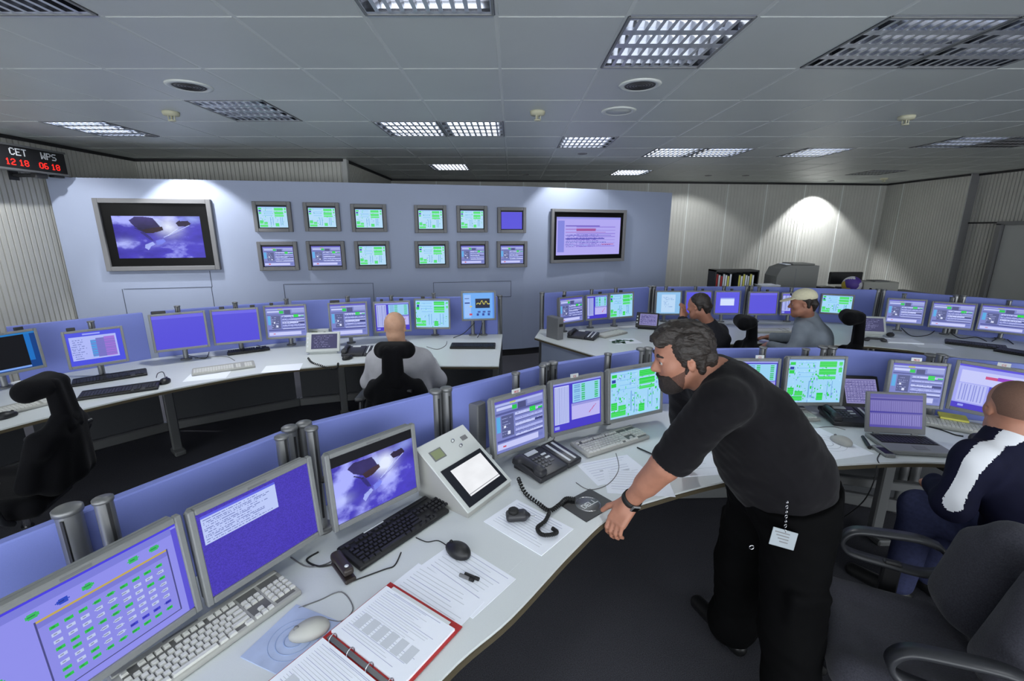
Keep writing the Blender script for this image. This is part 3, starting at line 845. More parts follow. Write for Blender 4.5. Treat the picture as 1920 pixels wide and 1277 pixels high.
# ---------------------------------------------------------------- screens set into the display wall
def wall_screen(u0, v0, u1, v1, inset, fn, W, H, label, black=0.0, cat='wall monitor', group='monitors set in the display wall', ul=None):
    L = on_panel(u0 if ul is None else ul, (v0 + v1) / 2); Rr = on_panel(u1, (v0 + v1) / 2)
    zt = (on_panel(u0, v0).z + on_panel(u1, v0).z) / 2; zb = (on_panel(u0, v1).z + on_panel(u1, v1).z) / 2
    w = (Rr - L).to_2d().length; h = zt - zb; c = (L + Rr) / 2; d = (Rr - L); ang = math.atan2(d.y, d.x)
    n = Vector((math.sin(ang), -math.cos(ang), 0))
    sag = max([0] + [(L.y + (Rr.y - L.y) * (x - L.x) / (Rr.x - L.x) - y) for x, y in PP if L.x < x < Rr.x])
    t = thing('wall_screen', label, cat, (c.x + n.x * (0.012 + sag), c.y + n.y * (0.012 + sag), (zt + zb) / 2), ang, group)
    b = inset
    mb = MB()
    for sx in (-1, 1): mb.box((sx * (w / 2 - b / 2), -0.012, 0), (b, 0.05, h), 'frame_taupe', b=0.004)
    for sz in (-1, 1): mb.box((0, -0.012, sz * (h / 2 - b / 2)), (w - 2 * b, 0.05, b), 'frame_taupe', b=0.004)
    mb.build('frame', t)
    iw, ih = w - 2 * b, h - 2 * b
    mb = MB(); mb.box((0, 0.002, 0), (iw, 0.02, ih), 'black_gloss'); mb.build('casing', t)
    bb = black
    sw, sh = iw - 2 * bb[0], ih - bb[1] - bb[2]
    screen('screen', pic(fn, W, H) if not isinstance(fn, np.ndarray) else fn, sw, sh, t, Matrix.Translation((0, -0.0095, (bb[2] - bb[1]) / 2)))
    return t
wall_screen(178, 373, 406, 507, 0.055, scr_orbit(220, 132, 5, False), 0, 0, 'large wide wall screen at left showing a blue orbital camera picture', (0.10, 0.15, 0.10), 'wall screen', None, ul=190)
wall_screen(1030, 393, 1168, 491, 0.045, scr_schedule, 110, 74, 'large wall screen at right showing a lavender schedule', (0.05, 0.07, 0.07), 'wall screen', None)
SM = [(477, 378, 548, 435, scr_green, 'upper row, first from the left, green diagram'), (571, 380, 638, 434, scr_green, 'upper row, second from the left, green diagram'),
      (659, 383, 725, 435, scr_green, 'upper row, third from the left, green diagram'), (777, 385, 837, 437, scr_green, 'upper row, third from the right, green diagram'),
      (856, 386, 913, 436, scr_green, 'upper row, second from the right, green diagram'), (932, 389, 985, 437, scr_plain, 'upper row, last on the right, plain violet'),
      (486, 453, 560, 507, scr_form, 'lower row, first from the left, grey blue forms'), (577, 452, 648, 506, scr_form, 'lower row, second from the left, grey blue forms'),
      (666, 452, 731, 504, scr_green, 'lower row, third from the left, green diagram'), (778, 452, 841, 502, scr_green, 'lower row, third from the right, green diagram'),
      (857, 452, 915, 502, scr_form, 'lower row, second from the right, grey blue forms'), (931, 452, 987, 501, scr_form, 'lower row, last on the right, grey blue forms')]
for (a, b, c, d, fn, lb) in SM:
    A = fn(48, 38, len(lb) * 7 % 100) if fn is not scr_green else scr_green(48, 38, 40 + len(lb), (176, 216, 244), (60, 214, 104))
    wall_screen(a, b, c, d, 0.045, A, 0, 0, 'small wall monitor: ' + lb, (0.012, 0.02, 0.012))

# ---------------------------------------------------------------- clock display on the left wall
t = thing('clock_display', 'long black clock display with red digits high on the left ribbed wall', 'clock', (XL + 0.30, 5.26, 2.63), PI / 2)
mb = MB(); mb.box((-0.20, 0, 0), (1.0, 0.09, 0.22), 'black_plastic', b=0.006); mb.box((-0.20, 0.0, 0.12), (1.02, 0.1, 0.02), 'metal_grey'); mb.box((-0.20, 0.0, -0.12), (1.02, 0.1, 0.02), 'metal_grey'); mb.build('casing', t)
F = Matrix.Translation((0, -0.0455, 0))
for tx, x, z, h_, m_, nm in (('CET', -0.30, 0.02, 0.07, 'label_white', 'zone_letters'), ('WPS', 0.02, 0.02, 0.07, 'label_white', 'zone_letters'),
                         ('12', -0.36, -0.08, 0.062, 'led_red', 'digits'), ('18', -0.227, -0.08, 0.062, 'led_red', 'digits'), ('06', -0.02, -0.08, 0.062, 'led_red', 'digits'), ('18', 0.113, -0.08, 0.062, 'led_red', 'digits')):
    mb = MB(); lettering(mb, tx, F @ Matrix.Translation((x, 0, z)), h_, m_); mb.build(nm, t)
mb = MB(); mb.tube([(0.0, 0.05, -0.15), (0.0, 0.29, -0.15)], 0.02, 'rail_dark'); mb.box((0.0, 0.0, -0.155), (0.12, 0.06, 0.05), 'rail_dark'); mb.box((0.0, 0.284, -0.13), (0.1, 0.012, 0.14), 'rail_dark'); mb.build('bracket', t)
mb = MB(); mb.box((0.2, 0.0, -0.14), (0.12, 0.06, 0.03), 'rail_dark'); mb.build('sensor_box', t)

# ================================================================ CONSOLES
def xy(u, v, z): p = at(u, v, z); return Vector((p.x, p.y))
def spline2(pts, k=6):
    return [(p.x, p.y) for p in smooth_path([(a[0], a[1], 0) for a in pts], k)]
def offset_line(pts, d):
    out = []
    for i, p in enumerate(pts):
        a = Vector(pts[max(i - 1, 0)]); b = Vector(pts[min(i + 1, len(pts) - 1)]); t = (b - a).normalized(); n = Vector((-t.y, t.x)); q = Vector(p) + n * d; out.append((q.x, q.y))
    return out
def worktop(name, front, back, label):
    """front and back edges from left to right"""
    t = thing(name, label, 'worktop', (0, 0, 0))
    poly = list(front) + list(back)[::-1]
    mb = MB(); mb.prism(poly, DESK - 0.024, DESK, 'worktop', mside='worktop'); mb.build('top', t)
    mb = MB(); e0 = offset_line(front, -0.0005); e1 = offset_line(front, -0.006)
    mb.prism(list(e0) + list(e1)[::-1], DESK - 0.027, DESK - 0.009, 'edge_wood'); mb.build('edge_strip', t)
    return t
def partition(a, b, z0, z1, label, group, m='partition', posts=(1, 1), th=0.036, lower=None, pr=0.028):
    a, b = Vector(a), Vector(b); d = b - a; L = d.length
    t = thing('partition_panel', label, 'partition', (a.x, a.y, 0), math.atan2(d.y, d.x), group)
    g = 0.03
    mb = MB(); mb.box((L / 2, 0, (z0 + z1) / 2), (L - 2 * g, th, z1 - z0), m, b=0.004); mb.build('panel', t)
    if lower is not None:
        mb = MB(); mb.box((L / 2, 0.0, (lower + z0) / 2), (L - 2 * g, th * .7, z0 - lower - 0.004), 'dark_laminate'); mb.build('lower_panel', t)  # dark board; its colour also carries the shade under the worktop
        mb = MB(); mb.box((L / 2, -0.02, 0.055), (L - .01, 0.06, 0.09), 'metal_grey', b=0.01); mb.build('foot_rail', t)
    for k, x in ((0, 0.03), (1, L - 0.03)):
        if not posts[k]: continue
        mb = MB()
        mb.tube([(x, -0.004, 0.0), (x, -0.004, z1 - 0.004)], pr, 'brushed', 14)
        mb.box((x, -0.004 - pr, z1 / 2 + .2), (0.008, 0.004, z1 - .45), 'rail_dark')
        po = mb.build('post', t)
        mb = MB(); mb.lathe([(0, z1 - 0.004), (pr + .003, z1 - 0.004), (pr + .003, z1 + 0.010), (pr - .002, z1 + 0.014), (0, z1 + 0.014)], 'metal_grey', 14, Matrix.Translation((x, -0.004, 0))); mb.build('cap', po)
    return t
def leg(name, loc, rz, label, h=DESK - 0.03):
    t = thing(name, label, 'table leg', (loc[0], loc[1], 0), rz, 'grey console legs')
    mb = MB(); mb.box((0, 0, h / 2), (0.07, 0.05, h), 'metal_grey', b=0.008); mb.build('column', t)
    mb = MB(); mb.box((0, -0.02, 0.02), (0.085, 0.16, 0.04), 'metal_grey', b=0.008); mb.build('foot', t)
    mb = MB(); mb.box((0, -0.10, h - 0.03), (0.05, 0.5, 0.04), 'rail_dark'); mb.build('bracket', t)
    return t

# ---- near console
NF = [(-0.72, 0.15), (-0.45, 0.56), (-0.185, 0.956), (0.0, 1.153), (0.229, 1.448), (0.427, 1.665), (0.693, 1.80), (0.969, 1.91), (1.29, 2.01), (1.623, 2.075), (2.227, 2.10), (2.75, 1.93), (3.2, 1.6)]
ZN = 1.12
NP = [(-1.95, -0.01), tuple(xy(555, 800, ZN)), tuple(xy(826, 733, ZN)), tuple(xy(1028, 683, ZN)), tuple(xy(1207, 655, ZN)), tuple(xy(1550, 652, ZN)), tuple(xy(1755, 668, ZN)), (3.36, 2.45), (4.1, 1.75)]
worktop('worktop', spline2(NF), offset_line(NP, -0.03), 'long curved white worktop in the foreground that the standing man leans on')
NL = ['blue partition panel nearest the viewer, behind the two monitors at lower left', 'blue partition panel behind the foreground monitor with the orbital picture', 'blue partition panel left of the standing man, behind the grey form monitor and the green one',
      'short blue partition panel just left of the standing man\'s face', 'blue partition panel behind the standing man\'s back', 'blue partition panel behind the open laptop', 'blue partition panel in the right foreground row, above the seated man\'s monitors', 'blue partition panel at the right end of the foreground row']
for i in range(len(NP) - 1):
    partition(NP[i], NP[i + 1], DESK - 0.05, ZN, NL[i], 'blue partitions of the foreground console', lower=0.1)
p = xy(120, 952, ZN)
leg('console_leg', (2.30, 2.50), 0.0, 'grey leg under the foreground worktop beneath the laptop')
mb = MB(); mb.box((2.1, 2.70, 0.30), (1.3, 0.05, 0.06), 'metal_grey', b=0.006, rz=-0.25); tag(mb.build('cable_tray'), 'grey horizontal tray under the foreground worktop near the seated man\'s knee', 'cable tray')

# ---- left console
LF = [(-3.75, 0.6), (-3.45, 1.6), (-3.062, 2.497), (-2.867, 2.802), (-2.529, 3.217), (-2.054, 3.61), (-1.514, 3.841)]
LFs = spline2(LF) + [(-1.25, 3.92), (-0.75, 3.785), (-0.117, 3.785)]
ZL = 1.17
LP = [(-4.75, 0.8), (-4.35, 2.1), tuple(xy(0, 614, ZL)), tuple(xy(274, 585, ZL)), tuple(xy(540, 563, 1.18)), tuple(xy(700, 554.6, 1.19)), (-0.11, 5.06)]
worktop('worktop', LFs, offset_line(LP, -0.03), 'long curved white worktop on the left in front of the display wall')
LL = ['blue partition panel far left, cut off by the left edge of the photo, front one', 'blue partition panel behind the black-windowed monitor at the left edge', 'blue partition panel behind the blue table monitor at left', 'blue partition panel behind the two plain violet monitors', 'blue partition panel left of the bald man', 'blue partition panel at the right end of the left console, behind the spectrum monitor']
for i in range(len(LP) - 1):
    partition(LP[i], LP[i + 1], DESK - 0.05, ZL, LL[i], 'blue partitions of the left console', lower=0.1, posts=(0, 1 if i == len(LP) - 2 else 0))
leg('console_leg', (-2.93, 3.62), 0.85, 'grey leg under the left worktop, nearer one, below the black keyboards')
leg('console_leg', (-1.76, 4.45), 0.5, 'grey leg under the left worktop, beside the bald man')
leg('console_leg', (-0.17, 4.40), 0.0, 'grey end leg under the right tip of the left worktop')

# ---- right rear console
RF = [(0.254, 4.87), (0.86, 4.02), (1.6, 4.40), (2.473, 4.618), (3.007, 4.60), (3.68, 4.49), (3.937, 4.35), (4.174, 4.10), (4.453, 3.76), (4.75, 3.2)]
ZR = 1.17
RP = [tuple(xy(1012, 550, ZR)), tuple(xy(1222, 538, ZR)), tuple(xy(1404, 537, ZR)), tuple(xy(1652, 543.6, ZR)), tuple(xy(1800, 555, ZR)), (5.75, 4.4), (6.05, 3.3)]
worktop('worktop', RF, offset_line(RP, -0.03), 'long curved white worktop at the right rear where the capped man sits')
RL = ['blue partition panel at the left end of the right rear console', 'blue partition panel behind the man in the dark sweater', 'blue partition panel behind the capped man', 'blue partition panel behind the first two form monitors at the right rear', 'blue partition panel behind the last monitor at the right edge', 'blue partition panel of the right rear console running out of the photo']
for i in range(len(RP) - 1):
    partition(RP[i], RP[i + 1], DESK - 0.05, ZR, RL[i], 'blue partitions of the right rear console', lower=0.1, posts=(1, 1))
mb = MB(); mb.prism([(0.33, 4.89), (0.36, 4.92), (0.88, 4.19), (0.85, 4.16)], 0.0, DESK - 0.03, 'display_panel'); tag(mb.build('end_panel'), 'pale blue grey end panel under the left tip of the right rear worktop', 'desk panel')

# ================================================================ MONITORS ON THE CONSOLES
TILT = R(4)
def mon(bl, br, top, zb, fn, label, group, W=44, H=36, wid=None, pole=0.0, ptop=0.035, right_fix=False, sticker=None, clip=None, dark=False, zdesk=DESK, thick=1.0, bz=0.018):
    B1, B2 = at(*bl, zb), at(*br, zb); d = (B2 - B1).to_2d(); w = d.length; ang = math.atan2(d.y, d.x)
    if wid:
        if right_fix: B1 = B2 - (B2 - B1).normalized() * wid
        else: B2 = B1 + (B2 - B1).normalized() * wid
        w = wid
    c = (B1 + B2) / 2
    if isinstance(top, (int, float)): h = top
    else: h = sum(aty(u, v, q.y + 0.02).z for (u, v), q in zip(top, (B1, B2))) / 2 - zb
    t = thing('monitor', label, 'monitor', (c.x, c.y, zb), ang, group)
    Tm = Matrix.Rotation(-TILT, 4, 'X')
    m = 'bezel_dark' if dark else 'bezel'
    mb = MB()
    for sx in (-1, 1): mb.box((sx * (w / 2 - bz / 2), 0, h / 2), (bz, 0.024, h), m, Tm, b=0.003)
    mb.box((0, 0, h - bz / 2), (w - 2 * bz, 0.024, bz), m, Tm, b=0.003); mb.box((0, 0, bz * .6), (w - 2 * bz, 0.024, bz * 1.2), m, Tm, b=0.003)
    mb.build('bezel', t)
    mb = MB(); mb.box((0, 0.030, h / 2), (w - .01, 0.034, h - .01), m, Tm, b=0.012); mb.box((0, 0.062, h * .48), (w * .6, 0.034, h * .6), m, Tm, b=0.014); mb.build('casing', t)
    sw, sh = w - 2 * bz, h - bz * 2.2
    screen('screen', pic(fn, W, H) if callable(fn) else fn, sw, sh, t, Tm @ Matrix.Translation((0, -0.004, h / 2 + bz * .1)))
    for k, px in enumerate(pole if isinstance(pole, (list, tuple)) else [pole]):
        x = px; pz = h + ptop
        mb = MB(); mb.tube([(x, 0.135, zdesk - zb), (x, 0.135, pz)], 0.021, 'brushed', 12); mb.box((x, 0.113, (pz) / 2), (0.007, 0.004, pz), 'rail_dark')
        po = mb.build('pole', t)
        mb = MB(); mb.lathe([(0, pz), (0.024, pz), (0.024, pz + 0.009), (0, pz + 0.011)], 'metal_grey', 14, Matrix.Translation((x, 0.135, 0))); mb.build('cap', po)
        mb = MB(); mb.lathe([(0, zdesk - zb), (0.045, zdesk - zb), (0.045, zdesk - zb + .01), (0.02, zdesk - zb + .014), (0, zdesk - zb + .014)], 'metal_grey', 14, Matrix.Translation((x, 0.135, 0))); mb.build('pole_foot', po)
        mb = MB(); mb.tube([(x, 0.13, h * .5), (0, 0.085, h * .5)], 0.014, 'rail_dark'); mb.build('support_arm', t)
    if clip:
        for (cx, cw) in clip:
            mb = MB(); mb.box((cx, 0.01, h + 0.012), (cw, 0.02, 0.024), 'rail_dark', Tm, b=0.003); mb.build('cable_clip', t)
    if sticker:
        txt, cx = sticker
        mb = MB(); mb.box((cx, -0.003, h + 0.008), (0.052, 0.004, 0.026), 'label_white', Tm)
        st = mb.build('name_tag', t); st['label'] = 'white tag with small red lettering'
        mb = MB(); lettering(mb, txt, Tm @ Matrix.Translation((cx - len(txt) * .0042, -0.005, h + 0.002)), 0.011, 'red_label', 0.001); mb.build('tag_lettering', st)
    mb = MB(); mb.box((0.0, -0.0125, h - bz * .5), (0.06, 0.001, 0.006), 'bezel_dark', Tm); mb.build('maker_mark', t)
    return t
GN, GL, GR = 'monitors on the foreground worktop', 'monitors on the left worktop', 'monitors on the right rear worktop'
mon((205, 1262), (378, 1140), 0.315, 0.80, scr_network, 'foreground monitor at lower left showing green dots on a lavender network map', GN, 130, 100, wid=0.47, right_fix=True, pole=0.12, ptop=0.075)
mon((388, 1138), (604, 1000), ((338, 958), (580, 852)), 0.80, scr_terminal, 'foreground monitor with a pale text window on violet', GN, 130, 104, pole=0.17, ptop=0.05)
mon((626, 998), (787, 918), ((598, 855), (772, 790)), 0.80, scr_orbit, 'foreground monitor showing the orbital picture with a black bar, beside the sloped terminal', GN, 180, 136, pole=-0.18, ptop=0.06)
mon((925, 862), (1025, 825), ((905, 750), (1015, 720)), 0.80, scr_form, 'foreground monitor with grey blue forms, left of three left of the standing man', GN, 96, 76, pole=(0.07,), ptop=0.05, sticker=('MCO', -0.02))
mon((1032, 820), (1130, 795), ((1020, 715), (1125, 698)), 0.80, scr_windows, 'foreground monitor with violet windows and a graph, middle of three left of the standing man', GN, 96, 76, pole=(-0.15,), ptop=0.05, sticker=('FCS', -0.02))
mon((1138, 795), (1240, 772), ((1130, 690), (1240, 680)), 0.80, scr_green, 'foreground monitor with a green diagram in front of the standing man\'s face', GN, 96, 76, pole=(-0.12,), ptop=0.05)
mon((1352, 762), (1455, 762), ((1352, 672), (1460, 672)), 0.81, scr_windows, 'foreground monitor with blue windows half hidden behind the standing man\'s back', GN, 96, 76, sticker=('FCS', 0.04), pole=0.12)
mon((1465, 760), (1577, 760), ((1465, 668), (1580, 668)), 0.81, scr_green, 'foreground monitor with a large green diagram right of the standing man', GN, 96, 76, pole=0.0, ptop=0.01)
mon((1655, 757), (1766, 768), ((1660, 675), (1778, 680)), 0.84, scr_form, 'foreground monitor with grey blue forms behind the open laptop', GN, 80, 64, sticker=('MCO', -0.02), pole=0.15, ptop=0.02)
mon((1772, 765), (1880, 788), ((1783, 682), (1915, 695)), 0.85, scr_logo, 'foreground monitor beside the seated man\'s head, lavender with pink mark', GN, 80, 64, wid=0.42, sticker=('FCS', -0.02), pole=0.1, ptop=0.02)
mon((0, 706), (88, 688), 0.31, 0.86, scr_blackwin, 'left console monitor at the left edge with a black window', GL, 50, 40, wid=0.42, right_fix=True, clip=((0.12, 0.05),))
mon((130, 694), (243, 677), ((95, 625), (225, 608)), 0.86, scr_table, 'left console monitor with a blue screen and a white, cyan and pink table', GL, 60, 46, clip=((-0.12, 0.05),))
mon((290, 662), (395, 650), ((277, 590), (385, 582)), 0.86, scr_plain, 'left console monitor, plain violet, left of two', GL, 12, 10, clip=((-0.13, 0.10),))
mon((402, 648), (492, 640), ((392, 582), (490, 575)), 0.85, scr_plain, 'left console monitor, plain violet, right of two', GL, 12, 10, clip=((-0.1, 0.04), (0.15, 0.04)))
mon((500, 637), (580, 632), ((490, 573), (578, 570)), 0.84, scr_form, 'left console monitor with forms, right beside the plain violet ones', GL, 56, 44, clip=((-0.12, 0.03),))
mon((620, 635), (693, 630), ((612, 568), (692, 565)), 0.83, scr_form, 'left console monitor with lavender forms, left of the bald man', GL, 56, 44, clip=((-0.12, 0.09),))
mon((703, 625), (772, 621), ((697, 566), (770, 563)), 0.84, scr_windows, 'left console monitor right behind the bald man\'s head', GL, 56, 44, clip=((-0.1, 0.03), (0.1, 0.04)))
mon((778, 617), (845, 617), ((775, 560), (845, 560)), 0.84, scr_green, 'left console monitor with a green diagram right of the bald man', GL, 56, 44, clip=((-0.1, 0.04),))
mon((866, 602), (930, 600), 0.32, 0.935, scr_spectrum, 'raised left console monitor with a spectrum curve at the console end', GL, 56, 44, pole=(-0.06, 0.06), ptop=-0.05)
mon((1048, 610), (1094, 603), ((1049, 558), (1096, 553)), 0.86, scr_form, 'right rear monitor at the left end, dim grey forms', GR, 44, 36, dark=True, clip=((-0.1, 0.03),))
mon((1098, 602), (1140, 598), ((1098, 553), (1142, 550)), 0.86, scr_windows, 'right rear monitor with a blue white window, second from the left end', GR, 44, 36, clip=((0.05, 0.04),))
mon((1141, 599), (1187, 595), ((1144, 550), (1190, 546)), 0.86, scr_green, 'right rear monitor with a green diagram, third from the left end', GR, 44, 36, clip=((0.0, 0.04),))
mon((1227, 591), (1276, 591), ((1228, 545), (1278, 545)), 0.85, scr_letter, 'right rear monitor with a pale blue page, left of the dark sweater man', GR, 44, 36, clip=((0.05, 0.03),))
mon((1282, 590), (1333, 590), ((1284, 545), (1335, 545)), 0.85, scr_window, 'right rear violet monitor with a white box, behind the dark sweater man\'s head', GR, 44, 36, clip=((0.05, 0.03),))
mon((1337, 590), (1386, 590), ((1339, 545), (1388, 545)), 0.86, scr_window, 'right rear violet monitor with a white box, clear of any head', GR, 44, 36, clip=((0.05, 0.03),))
mon((1400, 591), (1456, 591), ((1404, 546), (1461, 547)), 0.85, scr_plain, 'right rear plain violet monitor left of the capped man', GR, 12, 10, clip=((0.05, 0.03),))
mon((1461, 591), (1518, 591), ((1465, 548), (1521, 548)), 0.85, scr_windows, 'right rear blue white monitor behind the cap brim', GR, 44, 36)
mon((1535, 588), (1597, 592), ((1538, 550), (1601, 553)), 0.85, scr_green, 'right rear monitor with a green diagram right of the cap', GR, 44, 36)
mon((1656, 606), (1730, 611), ((1660, 558), (1741, 562)), 0.84, scr_form, 'right rear monitor with blue forms, first of three on the far right', GR, 56, 44)
mon((1738, 613), (1823, 620), ((1746, 564), (1833, 570)), 0.83, scr_form, 'right rear monitor with grey forms and a green bar, second on the far right', GR, 56, 44)
mon((1827, 620), (1910, 629), ((1838, 569), (1925, 577)), 0.82, scr_form, 'right rear monitor cut by the right edge, third on the far right', GR, 56, 44, wid=0.42)
# free-standing post in front of the nearest partition
q = at(120, 952, 1.15)
t = thing('round_post', 'thick round metal post before the nearest blue partition, at the lower left', 'post', (q.x + 0.03, q.y - 0.02, 0))
mb = MB(); mb.tube([(0, 0, DESK), (0, 0, 1.15)], 0.029, 'brushed', 18); mb.box((0.008, -0.029, .95), (0.008, 0.004, 0.38), 'rail_dark'); mb.build('shaft', t)
mb = MB(); mb.lathe([(0, 1.15), (0.034, 1.15), (0.034, 1.162), (0.03, 1.165), (0, 1.165)], 'metal_grey', 18); mb.build('cap', t)

# ================================================================ THINGS ON THE WORKTOPS
def axis(u0, v0, u1, v1, z=DESK):
    a, b = at(u0, v0, z), at(u1, v1, z); d = b - a
    return (a + b) / 2, math.atan2(d.y, d.x), d.length
# key meshes shared by all keyboards
KEYM = {}
def key_mesh(w, m, d=0.0155):
    if (w, m) not in KEYM:
        mb = MB(); a, b, h = w * .019 / 2 - .0012, d / 2, 0.0075
        vs = [(-a, -b, 0), (a, -b, 0), (a, b, 0), (-a, b, 0), (-a + .002, -b + .0015, h), (a - .002, -b + .0015, h), (a - .002, b - .003, h), (-a + .002, b - .003, h)]
        mb.add(vs, [(4, 5, 6, 7), (0, 1, 5, 4), (1, 2, 6, 5), (2, 3, 7, 6), (3, 0, 4, 7)], m)
        o = mb.build('key'); KEYM[(w, m)] = o.data; bpy.data.objects.remove(o)
    return KEYM[(w, m)]
def key_rows():
    u = .019; out = []
    fr = [(0, 1)] + [(2 + k + (k // 4) * .5, 1) for k in range(12)]
    out += [(x, 5.4, 1) for x, w in fr]
    out += [(k, 4, 1) for k in range(13)] + [(13.5, 4, 2)]
    out += [(0.25, 3, 1.5)] + [(1.5 + k, 3, 1) for k in range(12)] + [(13.75, 3, 1.5)]
    out += [(0.4, 2, 1.75)] + [(1.8 + k, 2, 1) for k in range(11)] + [(13.4, 2, 2.25)]
    out += [(0.15, 1, 1.25)] + [(1.3 + k, 1, 1) for k in range(11)] + [(13.1, 1, 2.75)]
    out += [(0.15, 0, 1.25), (1.4, 0, 1.25), (2.7, 0, 1.25), (6.4, 0, 6), (10.1, 0, 1.25), (11.4, 0, 1.25), (13.9, 0, 1.25)]
    out += [(15.3 + k, r_, 1) for k in range(3) for r_ in (3, 4)] + [(16.3, 1, 1), (15.3, 0, 1), (16.3, 0, 1), (17.3, 0, 1)]
    out += [(18.6 + k, r_, 1) for k in range(4) for r_ in (1, 2, 3, 4)] + [(19.1, 0, 2), (20.6, 0, 1)]
    return out
def keyboard(cx, cy, rz, label, white=True, keys=True, z=DESK, L=0.455, D=0.155, group='keyboards'):
    t = thing('keyboard', label, 'keyboard', (cx, cy, z), rz, group)
    mb = MB(); cm = 'case_white' if white else 'black_plastic'; km = 'key_white' if white else 'key_black'
    s = Matrix.Translation((0, 0, 0.0)) @ Matrix.Rotation(R(3.0), 4, 'X')
    mb.box((0, 0, 0.0145), (L, D, 0.018), cm, s, b=0.005, seg=2)
    mb.box((-L * .0, D * .42, 0.024), (L - .01, D * .12, 0.006), cm, s, b=0.002)
    if not keys:
        for (x0, x1) in ((-.475, .165), (.185, .31), (.33, .48)):
            for r_ in range(5):
                n = int((x1 - x0) * L / .019)
                for k in range(n): mb.box((x0 * L + (k + .5) * .019, -D * .38 + r_ * .0205, 0.027), (.0165, .0165, .007), km, s)
    if keys and white:
        for (x0, x1) in ((-.455, .175), (.19, .315), (.335, .47)): mb.box(((x0 + x1) / 2 * L, -.002, 0.0233), ((x1 - x0) * L, D * .80, .001), 'key_well', s)
    case = mb.build('case', t)
    if keys:
        for (kx, ky, kw) in key_rows()[:100]:
            o = bpy.data.objects.new('key', key_mesh(kw, km)); COL.objects.link(o); o.parent = t
            o.matrix_local = s @ Matrix.Translation((-L / 2 + .028 + kx * .0192, -D * .40 + ky * .0198, 0.0236))
        mb = MB(); mb.box((-.06, D * .43, .0278), (.09, .006, .001), 'label_white' if not white else 'bezel_dark', s); mb.build('maker_mark', t)
    return t
def mouse(c, rz, label, m='black_plastic', z=DESK, cord=None):
    t = thing('computer_mouse', label, 'mouse', (c[0], c[1], z), rz, 'computer mice')
    S = Soft(0.02); S.ell((0, 0, 0.012), (0.056, 0.031, 0.026)).ell((-.012, 0, 0.016), (0.036, 0.029, 0.024))
    soft_obj('shell', S.mesh(0.004, clip=[((0, 0, 0.001), (0, 0, -1))]), m, t)
    mb = MB(); mb.lathe([(0, -.003), (0.0075, -.003), (0.0075, .003), (0, .003)], 'rubber' if m == 'black_plastic' else 'cable_grey', 12, Matrix.Translation((0.032, 0, 0.0335)) @ Matrix.Rotation(PI / 2, 4, 'X')); mb.build('scroll_wheel', t)
    mb = MB(); mb.box((-.012, 0, .0405), (.012, .006, .001), 'cable_grey'); mb.build('maker_mark', t)
    return t
def cable(pts, r, m, label, k=6, cat='cable', name='cable'):
    mb = MB(); mb.tube(smooth_path(pts, k), r, m, 6); o = mb.build(name); return tag(o, label, cat, None)
def pcable(px, r, m, label, z=DESK, cat='cable', name='cable'):
    return cable([(*at(u, v, z + r).to_2d(), z + r + (dz if False else 0)) for (u, v) in px], r, m, label, 6, cat, name)
def paper(c, rz, w, d, label, lines=12, z=DESK, seed=1, m='paper', n=1, group=None, blocks=0):
    t = thing('paper_sheet' if n == 1 else 'paper_stack', label, 'paper', (c[0], c[1], z), rz, group)
    T = 0.0006 * n
    mb = MB(); rr = random.Random(seed)
    mb.box((0, 0, T / 2), (w, d, T), m); mb.build('sheet', t)
    if lines:
        mb = MB()
        for k in range(lines):
            y = d * (.42 - .84 * k / lines); x1 = w * (.2 + .24 * rr.random()); x0 = -w * .42
            mb.box(((x0 + x1) / 2, y, T + .0002), (x1 - x0, d * .012, .0003), 'print_grey' if rr.random() < .7 else 'print_line')
        for k in range(blocks): mb.box((rr.uniform(-.3, .3) * w, rr.uniform(-.3, .3) * d, T + .0003), (.12 * w, .06 * d, .0003), 'print_grey')
        o = mb.build('printed_lines', t); o['kind'] = 'stuff'
    return t

# ---- foreground keyboards and mice
c, rz, _ = axis(285, 1272, 541, 1097)
e = at(541, 1097); d = Vector((math.cos(rz), math.sin(rz), 0)); c = e - d * 0.2275
keyboard(c.x, c.y, rz, 'pale grey keyboard in front of the network map monitor, nearest the viewer')
c, rz, _ = axis(657, 1054, 817, 952); keyboard(c.x, c.y, rz, 'black keyboard in front of the foreground orbital picture monitor', False, L=0.43, D=0.15)
c, rz, _ = axis(1080, 850, 1203, 812); keyboard(c.x, c.y, rz, 'pale keyboard beside the black desk phone, left of the standing man')
c, rz, _ = axis(1395, 783, 1520, 781); keyboard(c.x, c.y, rz, 'pale keyboard sticking out behind the standing man under the green diagram monitor', keys=False)
c, rz, _ = axis(1757, 796, 1872, 816); kb = keyboard(c.x, c.y, rz, 'pale keyboard with a yellow note pad on it, before the seated man', keys=False)
p = at(1786, 785, DESK + .03); mb = MB(); mb.box((0, 0, .006), (.13, .09, .012), 'yellow_note', b=.001); o = mb.build('note_pad', None, (p.x, p.y, DESK + .0345)); o.rotation_euler = (R(3), 0, rz); tag(o, 'yellow sticky note pad lying on the pale keyboard', 'note pad')
c, rz, _ = axis(615, 1178, 545, 1200); mouse(c, rz, 'grey white mouse on the pale blue mouse pad in the foreground', 'case_white')
c, rz, _ = axis(875, 1048, 842, 1028); mouse(c, rz, 'black mouse on the papers beyond the red binder', z=DESK + .0012)
c, rz, _ = axis(1592, 838, 1560, 826); mouse(c, rz, 'grey white mouse on the white pad beside the laptop', 'case_white', DESK + .004)
c, rz, _ = axis(1822, 830, 1842, 822); mouse(c, rz, 'black mouse by the yellow note pad, before the seated man')
